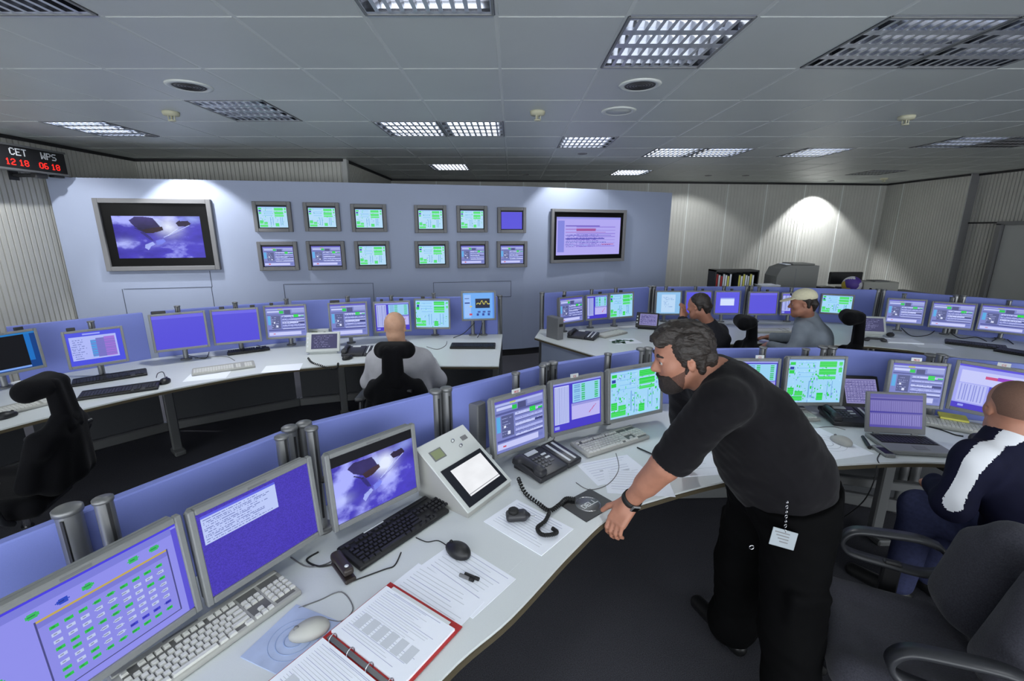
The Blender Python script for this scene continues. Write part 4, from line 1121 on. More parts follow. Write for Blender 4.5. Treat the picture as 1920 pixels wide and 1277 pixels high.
# mouse pads
def pad(corners, label, m, ring, t_=0.003, seal=None):
    P = [at(u, v) for u, v in corners]; c = sum((Vector(p) for p in P), Vector()) / 4
    d = (P[1] - P[0] + P[2] - P[3]); rz = math.atan2(d.y, d.x)
    w = ((P[1] - P[0]).length + (P[2] - P[3]).length) / 2; h = ((P[3] - P[0]).length + (P[2] - P[1]).length) / 2
    t = thing('mouse_pad', label, 'mouse pad', (c.x, c.y, DESK), rz, None)
    mb = MB(); mb.box((0, 0, t_ / 2), (w, h, t_), m, b=.001); mb.build('mat', t)
    r = min(w, h) * .36
    mb = MB()
    if seal:
        mb.lathe([(0, t_), (r, t_), (r, t_ + .0008), (0, t_ + .0008)], ring, 36)
        mb.tube([(r * .92 * math.cos(a), r * .92 * math.sin(a), t_ + .001) for a in [2 * PI * k / 36 for k in range(36)]], .0012, 'chrome', 5, closed=True); mb.build('disc', t)
        mb = MB(); F = Matrix.Translation((-.038, -.015, t_ + .001)) @ Matrix.Rotation(-PI / 2, 4, 'X') ; lettering(mb, 'DELL', F, .026, 'label_white', .0008); mb.build('lettering', t)
    else:
        for k, q in enumerate((r, r * .72, r * .4)): mb.tube([(q * math.cos(a), q * math.sin(a), t_) for a in [2 * PI * i / 36 for i in range(36)]], .0012 + .0006 * k, ring, 5, closed=True)
        mb.build('ring_print', t)
    return t
pad([(545, 1135), (632, 1163), (565, 1290), (462, 1232)], 'pale blue mouse pad with rings under the grey white mouse', 'pad_blue', 'pad_ring')
pad([(1053, 945), (1108, 916), (1155, 947), (1095, 982)], 'black square mouse pad with a silver disc, by the standing man\'s hand', 'black_plastic', 'metal_grey', seal='x')
pad([(1480, 815), (1560, 800), (1612, 856), (1535, 860)], 'white mouse pad under the mouse beside the laptop', 'paper', 'print_grey', .004)

# ---- open red binder and papers
A_, B_ = at(725, 1103), at(856, 1186)
d = (B_ - A_).to_2d().normalized(); rz = math.atan2(d.y, d.x); n = Vector((d.y, -d.x))
mid = (A_.to_2d() + B_.to_2d()) / 2
sp = mid + n * 0.225
t = thing('ring_binder', 'open red ring binder with printed pages in the foreground', 'binder', (sp.x, sp.y, DESK + .0035), rz)
mb = MB()
for s in (1, -1): mb.box((0, s * .128, .0015), (.315, .236, .003), 'binder_red')
mb.box((0, 0, .0012), (.315, .05, .0024), 'binder_red'); mb.build('cover', t)
for s in (1, -1):
    mb = MB(); mb.box((0, s * .118, .007), (.297, .208, .008), 'paper'); pg = mb.build('pages', t)
    mb = MB(); rr = random.Random(3 + s)
    for k in range(22):
        y = s * .118 + .09 - .18 * k / 22; x1 = rr.uniform(.02, .13)
        mb.box(((x1 - .13) / 2, y, .0112), (x1 + .13, .0016, .0003), 'print_grey' if k % 3 else 'print_line')
    mb.box((0, s * .118 + .094, .0112), (.20, .002, .0003), 'print_line')
    for k in range(6): mb.box((-.1 + .04 * k, s * .118 - .03, .0113), (.03, .05, .0003), 'print_grey')
    o = mb.build('printed_lines', pg); o['kind'] = 'stuff'
mb = MB(); mb.box((0, 0, .006), (.285, .014, .006), 'metal_grey', b=.002); mb.build('ring_rail', t)
for k in range(4):
    x = -.12 + .08 * k; mb = MB(); mb.tube([(x, .013 * math.cos(a), .012 + .014 * math.sin(a)) for a in [2 * PI * q / 18 for q in range(18)]], .0016, 'chrome', 6, closed=True); mb.build('ring', t)
mb = MB(); mb.box((0, .226, .0115), (.25, .012, .0006), 'label_white'); mb.build('index_strip', t)
c = at(868, 1080); paper(c, rz - .10, .30, .21, 'printed sheets under the black mouse and the two pens', 10, DESK, 2, n=2)
c = at(800, 1130); paper(c, rz - .02, .30, .215, 'printed sheets half under the red binder, left of the pens', 12, DESK + .0012, 3, n=1)
P = [at(955, 936), at(902, 975), at(1028, 1050), at(1085, 992)]
c = sum((Vector(p) for p in P), Vector()) / 4; dd = P[2] - P[1]
paper(c, math.atan2(dd.y, dd.x), .30, .205, 'printed paper stack under the hand microphone', 12, DESK, 5, n=4)
c = at(1150, 880); paper(c, .35, .30, .21, 'printed sheet before the pale keyboard, left of the standing man\'s arm', 8, DESK, 6, blocks=2)
c = at(1195, 905); paper(c, -.1, .30, .21, 'printed sheet under the standing man\'s forearm by the desk edge', 8, DESK + .0008, 7)
c = at(1300, 872); paper(c, .12, .30, .21, 'white writing pad under the standing man\'s far hand', 4, DESK, 8, n=8)
c = at(1215, 850); t = thing('pen', 'dark pen on the sheet left of the standing man\'s sleeve', 'pen', (c.x, c.y, DESK + .006), -.9); mb = MB(); mb.tube([(-.07, 0, 0), (.07, 0, 0)], .004, 'black_plastic', 8); mb.build('barrel', t); mb = MB(); mb.tube([(.07, 0, 0), (.082, 0, 0)], [.0036, .0008], 'chrome', 8); mb.build('tip', t)
for k, (u, v, m, lb) in enumerate([(874, 1086, 'cable_grey', 'grey'), (884, 1084, 'black_plastic', 'black')]):
    c = at(u, v); t = thing('marker', 'short ' + lb + ' marker lying on the printed sheets by the black mouse', 'marker', (c.x, c.y, DESK + .0075), rz + .1)
    mb = MB(); mb.tube([(-.026, 0, 0), (.014, 0, 0)], .006, m, 10); mb.build('body', t); mb = MB(); mb.tube([(.014, 0, 0), (.03, 0, 0)], .0066, 'rubber', 10); mb.build('cap', t)
# desk pad sheet
P = [at(692, 1108), at(857, 980), at(978, 1052), at(842, 1180)]
mb = MB(); mb.add([(p.x, p.y, DESK + .0003) for p in P] + [(p.x, p.y, DESK - .0005) for p in P], [(0, 3, 2, 1), (0, 1, 5, 4), (1, 2, 6, 5), (2, 3, 7, 6), (3, 0, 4, 7)], 'worktop'); tag(mb.build('desk_pad'), 'thin pale desk pad under the printed sheets in the foreground', 'desk pad')
# stapler
c, rz2, L = axis(628, 1052, 662, 1098)
t = thing('stapler', 'brown black stapler behind the pale grey foreground keyboard', 'stapler', (c.x, c.y, DESK), rz2)
mb = MB(); mb.box((0, 0, .008), (.13, .038, .016), 'stapler', b=.004); mb.build('base', t)
mb = MB(); S = Soft(.015); S.rbox((-.005, 0, .037), (.125, .036, .026), .009).cone((-.055, 0, .03), (-.05, 0, .03), .016); soft_obj('upper_arm', S.mesh(.004), 'stapler', t)
mb = MB(); mb.lathe([(0, 0), (.007, 0), (.007, .002), (0, .003)], 'label_white', 14, Matrix.Translation((.035, 0, .0495))); mb.build('badge', t)

# ---- sloped terminal on the foreground worktop
A_, B_ = at(877, 968, .75), at(957, 907, .75); dd = (B_ - A_).to_2d(); rz3 = math.atan2(dd.y, dd.x)
w = dd.length
t = thing('sloped_terminal', 'white sloped terminal with a lit touch screen and a small green display', 'terminal', (A_.x, A_.y, DESK), rz3)
dp, hb, hf = .29, .225, .025
mb = MB(); mb.add([(0, 0, 0), (w, 0, 0), (w, dp, 0), (0, dp, 0), (0, 0, hf), (w, 0, hf), (w, dp, hb), (0, dp, hb)], [(0, 3, 2, 1), (0, 1, 5, 4), (1, 2, 6, 5), (2, 3, 7, 6), (3, 0, 4, 7)], 'case_white')
mb.build('housing', t)
sl = math.atan2(hb - hf, dp); LN = math.hypot(dp, hb - hf)
TM = Matrix.Translation((w / 2, dp / 2, (hb + hf) / 2)) @ Matrix.Rotation(sl, 4, 'X')
mb = MB(); mb.box((0, 0, .003), (w + .008, LN + .008, .007), 'white_plastic', TM, b=.003); mb.build('top_plate', t)
mb = MB(); mb.box((.0, -LN * .19, .0075), (w * .88, LN * .56, .003), 'touch_glass', TM, b=.001); ts = mb.build('touch_panel', t)
screen('screen', scr_white(60, 40, 4), w * .68, LN * .40, ts, TM @ Matrix.Translation((.012, -LN * .17, .0096)) @ Matrix.Rotation(-PI / 2, 4, 'X'))
mb = MB(); mb.box((-w * .28, LN * .30, .0075), (.07, .052, .003), 'bezel_dark', TM); mb.box((-w * .28, LN * .30, .009), (.058, .042, .002), 'lcd_green', TM); mb.build('small_display', t)
for x, y in ((.03, .36), (.05, .25)):
    mb = MB(); mb.lathe([(0, 0), (.008, 0), (.008, .008), (.006, .012), (0, .012)], 'chrome', 14, TM @ Matrix.Translation((x, LN * y, .0065))); mb.build('knob', t)
mb = MB(); mb.box((.10, LN * .33, .008), (.036, .022, .003), 'cable_grey', TM); mb.build('badge', t)

# ---- desk phones
def phone(c, rz, label, z=DESK, module=True, far=False, group='black desk phones'):
    t = thing('desk_phone', label, 'phone', (c[0], c[1], z), rz, group)
    sl = R(9)
    Mx = Matrix.Translation((0, 0, .022)) @ Matrix.Rotation(sl, 4, 'X')
    mb = MB(); mb.box((0, 0, .008), (.20, .20, .03), 'phone_black', Mx, b=.007, seg=2); mb.box((.0, .05, .012), (.17, .10, .024), 'phone_black', b=.003); mb.build('base', t)
    if module:
        mb = MB(); mb.box((.155, 0, .008), (.105, .20, .03), 'phone_black', Mx, b=.007, seg=2); mo = mb.build('side_module', t)
        for k in (0, 1):
            mb = MB(); mb.box((.132 + .042 * k, .0, .0238), (.014, .165, .002), 'label_white', Mx); mb.build('label_strip', mo)
    S = Soft(.02); S.rbox((-.075, .07, .052), (.052, .05, .036), .012, None).rbox((-.075, -.075, .046), (.052, .05, .036), .012).cone((-.075, .06, .064), (-.075, -.06, .058), .018)
    soft_obj('handset', S.mesh(.006), 'phone_black', t)
    mb = MB(); mb.box((.01, .075, .0245), (.075, .028, .003), 'label_white', Mx); mb.build('display', t)
    if not far:
        for a in range(3):
            for b in range(4):
                mb = MB(); mb.box((-.022 + .022 * a, .03 - .024 * b, .0255), (.015, .014, .005), 'phone_key', Mx, b=.002); mb.build('key', t)
        for k in range(3):
            mb = MB(); mb.box((.058 + .0 * k, .035 - .03 * k, .0245), (.03, .012, .003), 'label_white' if k < 2 else 'phone_key', Mx); mb.build('memory_key', t)
    return t
c, rz4, L = axis(985, 905, 1075, 862); c = at(1012, 880)
phone(c, rz4 + .05, 'black desk phone with a side key module, in front of the grey form monitor')
c = at(1578, 788); phone(c, -.12, 'black desk phone between the green diagram monitor and the laptop')
# coiled cord
def coil(px, label, r=.0075, z=DESK, turns=26):
    P = smooth_path([Vector((*at(u, v, z + .011).to_2d(), z + .013)) for u, v in px], 40)
    out = []
    for i, p in enumerate(P):
        d = (P[min(i + 1, len(P) - 1)] - P[max(i - 1, 0)]).normalized(); a = Vector((-d.y, d.x, 0)); b = Vector((0, 0, 1)); th = i * .9
        out.append(p + a * r * math.cos(th) + b * r * math.sin(th))
    mb = MB(); mb.tube(out, .0032, 'rubber', 5); return tag(mb.build('coiled_cord'), label, 'cord')
coil([(972, 898), (985, 925), (1010, 945), (1030, 958), (1048, 948), (1062, 936), (1078, 937)], 'thick black coiled cord from the foreground phone towards the black mouse pad')
coil([(1030, 962), (1022, 978), (1008, 990), (1014, 1002), (1030, 1004), (1044, 999), (1036, 992)], 'black coiled cord curling on the paper beside the hand microphone', .006, DESK + .003)
# hand microphone
c = at(968, 975); t = thing('hand_microphone', 'black hand microphone lying on the paper stack', 'microphone', (c.x, c.y, DESK + .003), rz4 - .6)
S = Soft(.02); S.rbox((0, 0, .018), (.085, .055, .034), .014).cone((.03, 0, .018), (.05, 0, .016), .014, .009); soft_obj('body', S.mesh(.004), 'phone_black', t)
mb = MB(); mb.lathe([(0, .032), (.021, .032), (.021, .046), (.016, .05), (0, .05)], 'rubber', 20, Matrix.Translation((-.012, 0, 0))); mb.build('talk_button', t)
mb = MB(); mb.tube(smooth_path([(.05, 0, .014), (.07, .002, .008), (.085, .0, .008)], 5), .003, 'chrome', 6); mb.build('plug_lead', t)
# dark unit behind the grey form monitor
c = at(893, 848); t = thing('desktop_unit', 'slim dark computer unit standing left of the grey form monitor', 'computer', (c.x - .05, c.y + .05, DESK), rz4 + .3)
mb = MB(); mb.box((0, 0, .14), (.075, .20, .28), 'bezel_dark', b=.006); mb.box((.0385, 0, .14), (.003, .17, .25), 'black_plastic'); mb.build('case', t)
for k in range(3): mb = MB(); mb.box((.043, -.03, .07 + .06 * k), (.012, .05, .02), 'metal_grey', b=.002); mb.build('connector', t)
# touch terminal beside the green monitor
def touch_terminal(c, rz, label, w=.24, h=.19, A=None, z=DESK, m='black_plastic', tilt=50, keys=False):
    t = thing('touch_terminal', label, 'terminal', (c[0], c[1], z), rz)
    TT = Matrix.Translation((0, 0, .02)) @ Matrix.Rotation(-R(90 - tilt), 4, 'X')
    mb = MB(); mb.box((0, 0, h / 2), (w, .022, h), m, TT, b=.006); mb.build('casing', t)
    mb = MB(); e = math.cos(R(tilt)) * h
    mb.prism([(-w * .4, .01), (w * .4, .01), (w * .4, e + .02), (-w * .4, e + .02)], 0, .02, m)
    for s in (-1, 1): mb.box((s * w * .3, e + .01, math.sin(R(tilt)) * h / 2), (.02, .02, math.sin(R(tilt)) * h), m)
    mb.build('stand', t)
    sc = screen('screen', A, w * .76, h * .74, t, TT @ Matrix.Translation((.012, -.0125, h * .52)))
    if keys:
        for k in range(3):
            mb = MB(); mb.box((-w * .445, -.012, h * (.3 + .2 * k)), (w * .05, .004, h * .09), 'label_white', TT); mb.build('side_key', t)
    return t
c = at(1612, 772); touch_terminal(c, -.10, 'tilted black touch screen behind the desk phone, right of the big green monitor', .26, .22, scr_grid(50, 40, 9), tilt=62)
# laptop
c, rz5, _ = axis(1652, 822, 1735, 826)
t = thing('laptop', 'open laptop with a violet table on its screen, before the seated man', 'laptop', (*at(1702, 838).to_2d(), DESK), rz5 - .02)
mb = MB(); mb.box((0, 0, .014), (.315, .225, .022), 'bezel', b=.004); mb.build('base', t)
mb = MB(); mb.box((0, .038, .0255), (.285, .105, .002), 'black_plastic')
for r_ in range(5):
    for k in range(14): mb.box((-.13 + k * .02, 0 + r_ * .0195, .0275), (.0165, .016, .003), 'key_black')
o = mb.build('keyboard_field', t)
mb = MB(); mb.box((0.02, -.06, .0255), (.065, .042, .001), 'cable_grey'); mb.build('touch_pad', t)
LT = Matrix.Translation((0, .115, .026)) @ Matrix.Rotation(-R(14), 4, 'X')
mb = MB(); mb.box((0, 0, .118), (.315, .012, .236), 'bezel_dark', LT, b=.004); mb.build('lid', t)
screen('screen', scr_laptop(80, 60, 3), .272, .19, t, LT @ Matrix.Translation((0, -.007, .128)))
for s in (-1, 1): mb = MB(); mb.tube([(s * .1 - .015, .113, .026), (s * .1 + .015, .113, .026)], .007, 'metal_grey', 8); mb.build('hinge', t)
c, rz6, _ = axis(1640, 838, 1672, 860); t = thing('pocket_phone', 'grey pocket phone lying left of the laptop at the desk edge', 'phone', (c.x, c.y, DESK), rz6)
mb = MB(); mb.box((0, 0, .009), (.115, .055, .017), 'bezel', b=.004); mb.build('case', t); mb = MB(); mb.box((0.01, 0, .018), (.07, .044, .001), 'black_gloss'); mb.build('display', t)
c, rz6, _ = axis(1617, 822, 1632, 846); t = thing('marker_pen', 'thick black marker lying left of the laptop', 'marker', (c.x, c.y, DESK + .010), rz6)
mb = MB(); mb.tube([(-.05, 0, 0), (.06, 0, 0)], .010, 'black_plastic', 12); mb.build('barrel', t); mb = MB(); mb.tube([(-.085, 0, 0), (-.05, 0, 0)], .0088, 'phone_black', 12); mb.build('cap', t)
pcable([(1650, 850), (1645, 860), (1648, 868)], .0025, 'cable_black', 'thin black cable at the desk edge left of the laptop')
cable([(*at(1645, 868).to_2d(), DESK - .01), (*(at(1642, 872).to_2d() + Vector((0, -.01))), .66), (*(at(1642, 872).to_2d() + Vector((0.02, .05))), .5), (*(at(1642, 872).to_2d() + Vector((0.06, .2))), .3)], .003, 'cable_black', 'black cable hanging below the worktop left of the laptop')
pcable([(1742, 800), (1765, 806), (1790, 815), (1806, 818)], .004, 'cable_black', 'black cable lying right of the laptop')
pcable([(1530, 820), (1520, 812), (1530, 803), (1560, 800), (1585, 806)], .002, 'cable_grey', 'thin grey mouse cable beside the mouse pad near the laptop')
pcable([(780, 1008), (800, 1016), (822, 1014), (842, 1026)], .002, 'cable_black', 'thin black cable of the black mouse')
pcable([(597, 1035), (575, 1050), (600, 1062), (640, 1052), (655, 1030)], .0035, 'cable_black', 'black cable bundle behind the stapler')
pcable([(545, 1045), (575, 1062), (610, 1058), (640, 1040)], .0025, 'cable_grey', 'grey cable under the violet text window monitor')
pcable([(560, 1140), (600, 1125), (640, 1110), (662, 1140), (640, 1165), (600, 1160), (580, 1178)], .002, 'cable_grey', 'thin grey looped cable of the foreground white mouse')
pcable([(1155, 850), (1160, 880), (1140, 908), (1105, 918), (1080, 905)], .002, 'cable_grey', 'thin grey cable looping over the sheet beside the phone')
pcable([(1040, 820), (1035, 835), (1050, 845), (1065, 846)], .0022, 'cable_grey', 'thin grey cable under the violet windows monitor')
pcable([(660, 1090), (720, 1068), (740, 1060), (752, 1036)], .0025, 'cable_black', 'black cable in front of the black keyboard')

# ---- left console things
def place_kb(u0, v0, u1, v1, label, white, **k):
    c, rz, L = axis(u0, v0, u1, v1); return keyboard(c.x, c.y, rz, label, white, keys=False, **k)
place_kb(136, 722, 276, 700, 'black keyboard below the blue table monitor, rear one of two', False)
place_kb(158, 745, 292, 726, 'black keyboard at the front of the left worktop, nearer one of two', False)
place_kb(358, 702, 480, 685, 'white keyboard below the plain violet monitors', True)
place_kb(436, 665, 497, 657, 'slim black keyboard under the right plain violet monitor', False, L=.36, D=.07)
place_kb(848, 651, 926, 651, 'black keyboard at the right end of the left console', False)
place_kb(-20, 782, 100, 752, 'pale keyboard at the left edge behind the high-back chair', True)
c, rz, _ = axis(305, 722, 316, 714); mouse(c, rz, 'small black mouse right of the two black keyboards')
c, rz, _ = axis(644, 676, 660, 671); mouse(c, rz, 'black mouse beside the bald man\'s phone')
c, rz, _ = axis(0, 787, 25, 780); mouse(c, rz, 'black mouse at the left edge behind the high-back chair')
pcable([(293, 708), (296, 700), (306, 698), (311, 712)], .0025, 'cable_black', 'thin black cable of the small mouse on the left console')
c = at(606, 664); tt = touch_terminal(c, .18, 'white tilted touch terminal with a dark screen, left of the bald man', .31, .20, scr_dim(40, 24, 4), m='white_plastic', tilt=60, keys=True)
c = at(599, 643); t = thing('display_box', 'small white box with a green display behind the white touch terminal', 'display box', (c.x, c.y, DESK), .15)
mb = MB(); mb.box((0, 0, .075), (.22, .05, .15), 'white_plastic', b=.004); mb.build('case', t); mb = MB(); mb.box((-.03, -.026, .11), (.06, .003, .04), 'lcd_green'); mb.build('display', t)
mb = MB(); mb.box((.07, -.026, .11), (.02, .003, .03), 'black_plastic'); mb.build('key', t)
coil([(578, 672), (585, 680), (602, 686), (620, 692), (632, 690), (634, 682)], 'black coiled handset cord before the white touch terminal', .007)
c = at(665, 664); phone(c, .1, 'black desk phone just left of the bald man', far=True)
c = at(530, 690); paper(c, .3, .297, .21, 'pale sheet left of the white touch terminal', 0)
c = at(775, 668); paper(c, 0, .297, .21, 'pale sheet on the worktop right of the bald man', 0)
c = at(390, 705); paper(c, .35, .297, .21, 'pale sheet partly under the white keyboard on the left console', 0)
for (px, lb) in [([(455, 658), (440, 640), (470, 645), (500, 652)], 'black cable behind the slim black keyboard'), ([(330, 660), (360, 668), (385, 672), (392, 660)], 'black cable below the left plain violet monitor'), ([(365, 672), (420, 668), (440, 676)], 'grey cable lying behind the white keyboard'), ([(800, 650), (820, 655), (835, 648), (838, 640)], 'grey cable below the green monitor right of the bald man')]:
    pcable(px, .003, 'cable_black' if 'black cable' in lb else 'cable_grey', lb)
for k, (u, v) in enumerate([(890, 605), (905, 605)]):
    a = aty(u, v, 4.84); b = at(850 + 45 * k, 634)
    cable([a, (a + b) / 2 + Vector((0, 0, -.03)), (b.x, b.y, DESK + .004)], .004, 'cable_black', 'black cable hanging from the raised spectrum monitor, ' + ('left one' if k == 0 else 'right one'))

# ---- right rear console things
c = at(1040, 634); t = thing('desktop_unit', 'small grey upright computer at the left end of the right rear console', 'computer', (c.x, c.y, DESK), .6); mb = MB(); mb.box((0, 0, .12), (.08, .2, .24), 'bezel_dark', b=.005); mb.build('case', t); mb = MB(); mb.box((0, -.102, .16), (.05, .003, .03), 'black_plastic'); mb.build('front_panel', t)
c = at(1085, 632); phone(c, -.5, 'black desk phone at the left end of the right rear console', far=True)
place_kb(1118, 634, 1172, 622, 'white keyboard at the left end of the right rear console', True, L=.40)
c = at(1172, 640); paper(c, .2, .297, .21, 'sheet with a green picture on the right rear console', 0); mb = MB(); rr = random.Random(4)
c = at(1168, 640, DESK + .004); o = None
S = MB()
for k in range(26): S.box((c.x + rr.uniform(-.11, .11), c.y + rr.uniform(-.07, .07), DESK + .0022), (rr.uniform(.02, .06), rr.uniform(.01, .04), .001), 'green_leaf', rz=rr.uniform(0, 3))
o = S.build('leaf_print'); tag(o, 'green leafy print lying on the right rear console', 'print')
c = at(1212, 618); touch_terminal(c, -.35, 'tilted dark touch terminal left of the dark sweater man', .26, .20, scr_grid(30, 24, 5), tilt=55, keys=True)
c = at(1632, 630); touch_terminal(c, -.25, 'white touch terminal right of the capped man', .30, .21, scr_dim(40, 24, 6), m='white_plastic', tilt=62, keys=True)
place_kb(1420, 622, 1478, 622, 'pale keyboard left of the capped man\'s elbow', True)
c = at(1462, 634); paper(c, .2, .297, .21, 'pale sheet left of the capped man\'s elbow', 0)
c = at(1688, 640); paper(c, -.25, .32, .21, 'white writing pad right of the white touch terminal', 0, n=20)
c, rz, _ = axis(1662, 634, 1676, 630); mouse(c, rz, 'black mouse on the white writing pad at the right rear', z=DESK + .012)
c = at(1640, 640); t = thing('telephone_handset', 'black handset lying before the white touch terminal at the right rear', 'handset', (c.x, c.y, DESK), -.3); S = Soft(.02); S.rbox((-.08, 0, .016), (.05, .045, .03), .01).rbox((.08, 0, .016), (.05, .045, .03), .01).cone((-.07, 0, .03), (.07, 0, .03), .013); soft_obj('grip', S.mesh(.006), 'phone_black', t)
place_kb(1778, 643, 1880, 655, 'black keyboard on the right rear worktop near the right edge', False)
place_kb(1896, 662, 1966, 674, 'black keyboard cut by the right edge on the right rear worktop', False)
c = at(1745, 648); paper(c, -.3, .297, .21, 'pale sheet left of the black keyboard at the right rear', 0)
for (px, lb) in [([(1690, 615), (1710, 630), (1740, 628), (1755, 618)], 'dark cable tangle below the first far right monitor'), ([(1780, 622), (1800, 634), (1830, 632), (1850, 640)], 'dark cable tangle below the second far right monitor'), ([(1860, 640), (1880, 632), (1900, 645)], 'dark cable below the third far right monitor')]:
    pcable(px, .004, 'cable_black', lb)

# ---- sideboard behind the right rear console
SBH = .95
t = thing('sideboard', 'long grey sideboard behind the right rear console, carrying binders and printer', 'sideboard', (4.65, 7.1, 0), 0)
mb = MB(); mb.box((0, 0, SBH / 2), (3.5, .55, SBH - .04), 'plain_wall', b=.005); mb.build('body', t)
mb = MB(); mb.box((0, 0, SBH - .012), (3.54, .58, .024), 'bezel', b=.004); mb.build('top', t)
for k in range(4): mb = MB(); mb.box((-1.31 + .875 * k, -.283, .46), (.86, .016, .84), 'plain_wall', b=.003); dd = mb.build('door', t); mb = MB(); mb.tube([(-.94 + .875 * k, -.30, .55), (-.94 + .875 * k, -.30, .68)], .006, 'chrome'); mb.build('handle', dd)
def px_on(u, v, y): p = aty(u, v, y); return p
yS = 6.95
a, b = aty(1342, 507, yS), aty(1424, 510, yS); w = (b - a).x; h = a.z - SBH
t = thing('binder_shelf', 'dark open shelf box full of upright binders on the sideboard', 'shelf', ((a.x + b.x) / 2, yS + .13, SBH), 0)
mb = MB(); mb.box((0, .12, h / 2), (w, .012, h), 'black_plastic'); mb.box((0, 0, h - .01), (w, .26, .02), 'black_plastic'); mb.box((0, 0, .008), (w, .26, .016), 'black_plastic')
for s in (-1, 1): mb.box((s * (w / 2 - .008), 0, h / 2), (.016, .26, h), 'black_plastic')
mb.build('case', t)
cols = ['binder_red', 'label_white', 'binder_red', 'label_white', 'paper', 'yellow_note', 'paper', None, None, None, 'yellow_note', 'paper', 'yellow_note', 'paper', 'label_white', 'yellow_note', 'paper', None]
names = {'binder_red': 'red', 'label_white': 'white', 'paper': 'pale', 'yellow_note': 'yellow'}
n = len(cols); bw = (w - .05) / n; seen = {}
ordw = ['first', 'second', 'third', 'fourth', 'fifth', 'sixth']
for k, cm in enumerate(cols):
    if not cm: continue
    q = seen.get(cm, 0); seen[cm] = q + 1
    o = thing('binder', '%s %s-backed binder from the left in the dark shelf box' % (ordw[q], names[cm]), 'binder', ((a.x + b.x) / 2 - w / 2 + .025 + bw * (k + .5), yS + .13, SBH + .017), 0, 'binders on the sideboard')
    hh = h - .07 - .03 * ((k * 7) % 3) / 2
    mb = MB(); mb.box((0, 0, hh / 2), (bw * .9, .22, hh), 'dark_laminate'); mb.build('cover', o); mb = MB(); mb.box((0, -.1115, hh * .52), (bw * .7, .003, hh * .9), cm); mb.build('spine_label', o)
a, b = aty(1426, 527, yS), aty(1470, 530, yS)
t = thing('paper_tray', 'pale paper tray with white sheets between the binder shelf and the printer', 'paper tray', ((a.x + b.x) / 2 - .09, yS + .0, SBH), 0)
mb = MB(); mb.box((0, 0, .06), ((b - a).x * .8, .3, .12), 'printer_light', b=.01); mb.build('body', t); mb = MB(); mb.box((0, -.02, .128), ((b - a).x * .8, .24, .016), 'paper'); mb.build('sheets', t)
a, b = aty(1458, 497, yS), aty(1530, 497, yS); w = (b - a).x; h = a.z - SBH
t = thing('printer', 'large grey printer on the sideboard under the lit wall patch', 'printer', ((a.x + b.x) / 2, yS + .12, SBH), -.1)
mb = MB(); mb.prism([(-w / 2, 0), (w / 2, 0), (w / 2, h), (-w * .2, h), (-w * .42, h * .88), (-w * .5, h * .6)], -.21, .21, 'printer_grey', Matrix.Rotation(PI / 2, 4, 'X')); mb.build('body', t)
mb = MB(); mb.box((w * .15, 0, h + .012), (w * .55, .36, .026), 'printer_grey', b=.01); mb.box((-w * .05, 0, h * .45), (w * .02, .424, h * .88), 'bezel_dark'); mb.build('lid', t)
mb = MB(); mb.box((-w * .12, 0, h + .006), (w * .25, .22, .012), 'paper'); mb.build('sheets', t)
a, b = aty(1535, 533, yS), aty(1578, 533, yS)
t = thing('document_tray', 'low dark document tray right of the large printer', 'tray', ((a.x + b.x) / 2, yS + .1, SBH), 0); mb = MB(); mb.box((0, 0, .03), ((b - a).x, .28, .06), 'printer_light', b=.006); mb.build('tray', t); mb = MB(); mb.box((-.03, 0, .075), ((b - a).x * .6, .22, .03), 'black_plastic', b=.005); mb.build('papers', t)
a, b = aty(1568, 517, yS + .12), aty(1630, 517, yS + .12)
t = thing('flat_screen', 'black flat screen behind the purple and yellow ball', 'monitor', ((a.x + b.x) / 2, yS + .27, SBH), 0); mb = MB(); mb.box((0, 0, .2), ((b - a).x, .05, (a.z - SBH - .06)), 'black_plastic', b=.01); mb.build('casing', t); mb = MB(); mb.box((0, 0, .03), (.2, .14, .06), 'black_plastic', b=.01); mb.build('stand', t)
p = aty(1598, 529, yS - .05); rb = .13
t = thing('ball', 'purple, yellow and white ball on the sideboard', 'ball', (p.x, yS - .05, SBH + rb), 0)
bm = bmesh.new(); bmesh.ops.create_icosphere(bm, subdivisions=4, radius=rb); bm.verts.index_update()
mb = MB(); vs = [q.co.copy() for q in bm.verts]; mb.v = vs; rr = random.Random(5); mb.mats = ['ball_purple', 'ball_yellow', 'ball_white']
seeds = [(Vector((rr.gauss(0, 1), rr.gauss(0, 1), rr.gauss(0, 1))).normalized(), k % 3 if k % 5 else 0) for k in range(16)]
for f in bm.faces:
    cc = f.calc_center_median().normalized(); mb.f.append([q.index for q in f.verts]); mb.m.append(max(seeds, key=lambda s: s[0].dot(cc))[1]); mb.sm.append(True)
bm.free(); mb.build('shell', t)
mb = MB(); mb.lathe([(0, -rb), (.05, -rb), (.055, -rb + .012), (.045, -rb + .014)], 'black_plastic', 16); mb.build('ring_foot', t)
a, b = aty(1618, 534, yS - .05), aty(1678, 537, yS - .05)
t = thing('small_printer', 'low beige printer box right of the ball on the sideboard', 'printer', ((a.x + b.x) / 2, yS + .03, SBH), -.1); mb = MB(); mb.box((0, 0, .09), ((b - a).x, .3, .18), 'printer_light', b=.012); mb.build('body', t); mb = MB(); mb.box((.03, 0, .185), (.22, .2, .012), 'cable_grey', b=.004); mb.build('lid', t); mb = MB(); mb.lathe([(0, 0), (.02, 0), (.02, .004), (0, .004)], 'black_plastic', 14, Matrix.Translation((-.15, -.152, .07)) @ Matrix.Rotation(PI / 2, 4, 'X')); mb.build('badge', t)

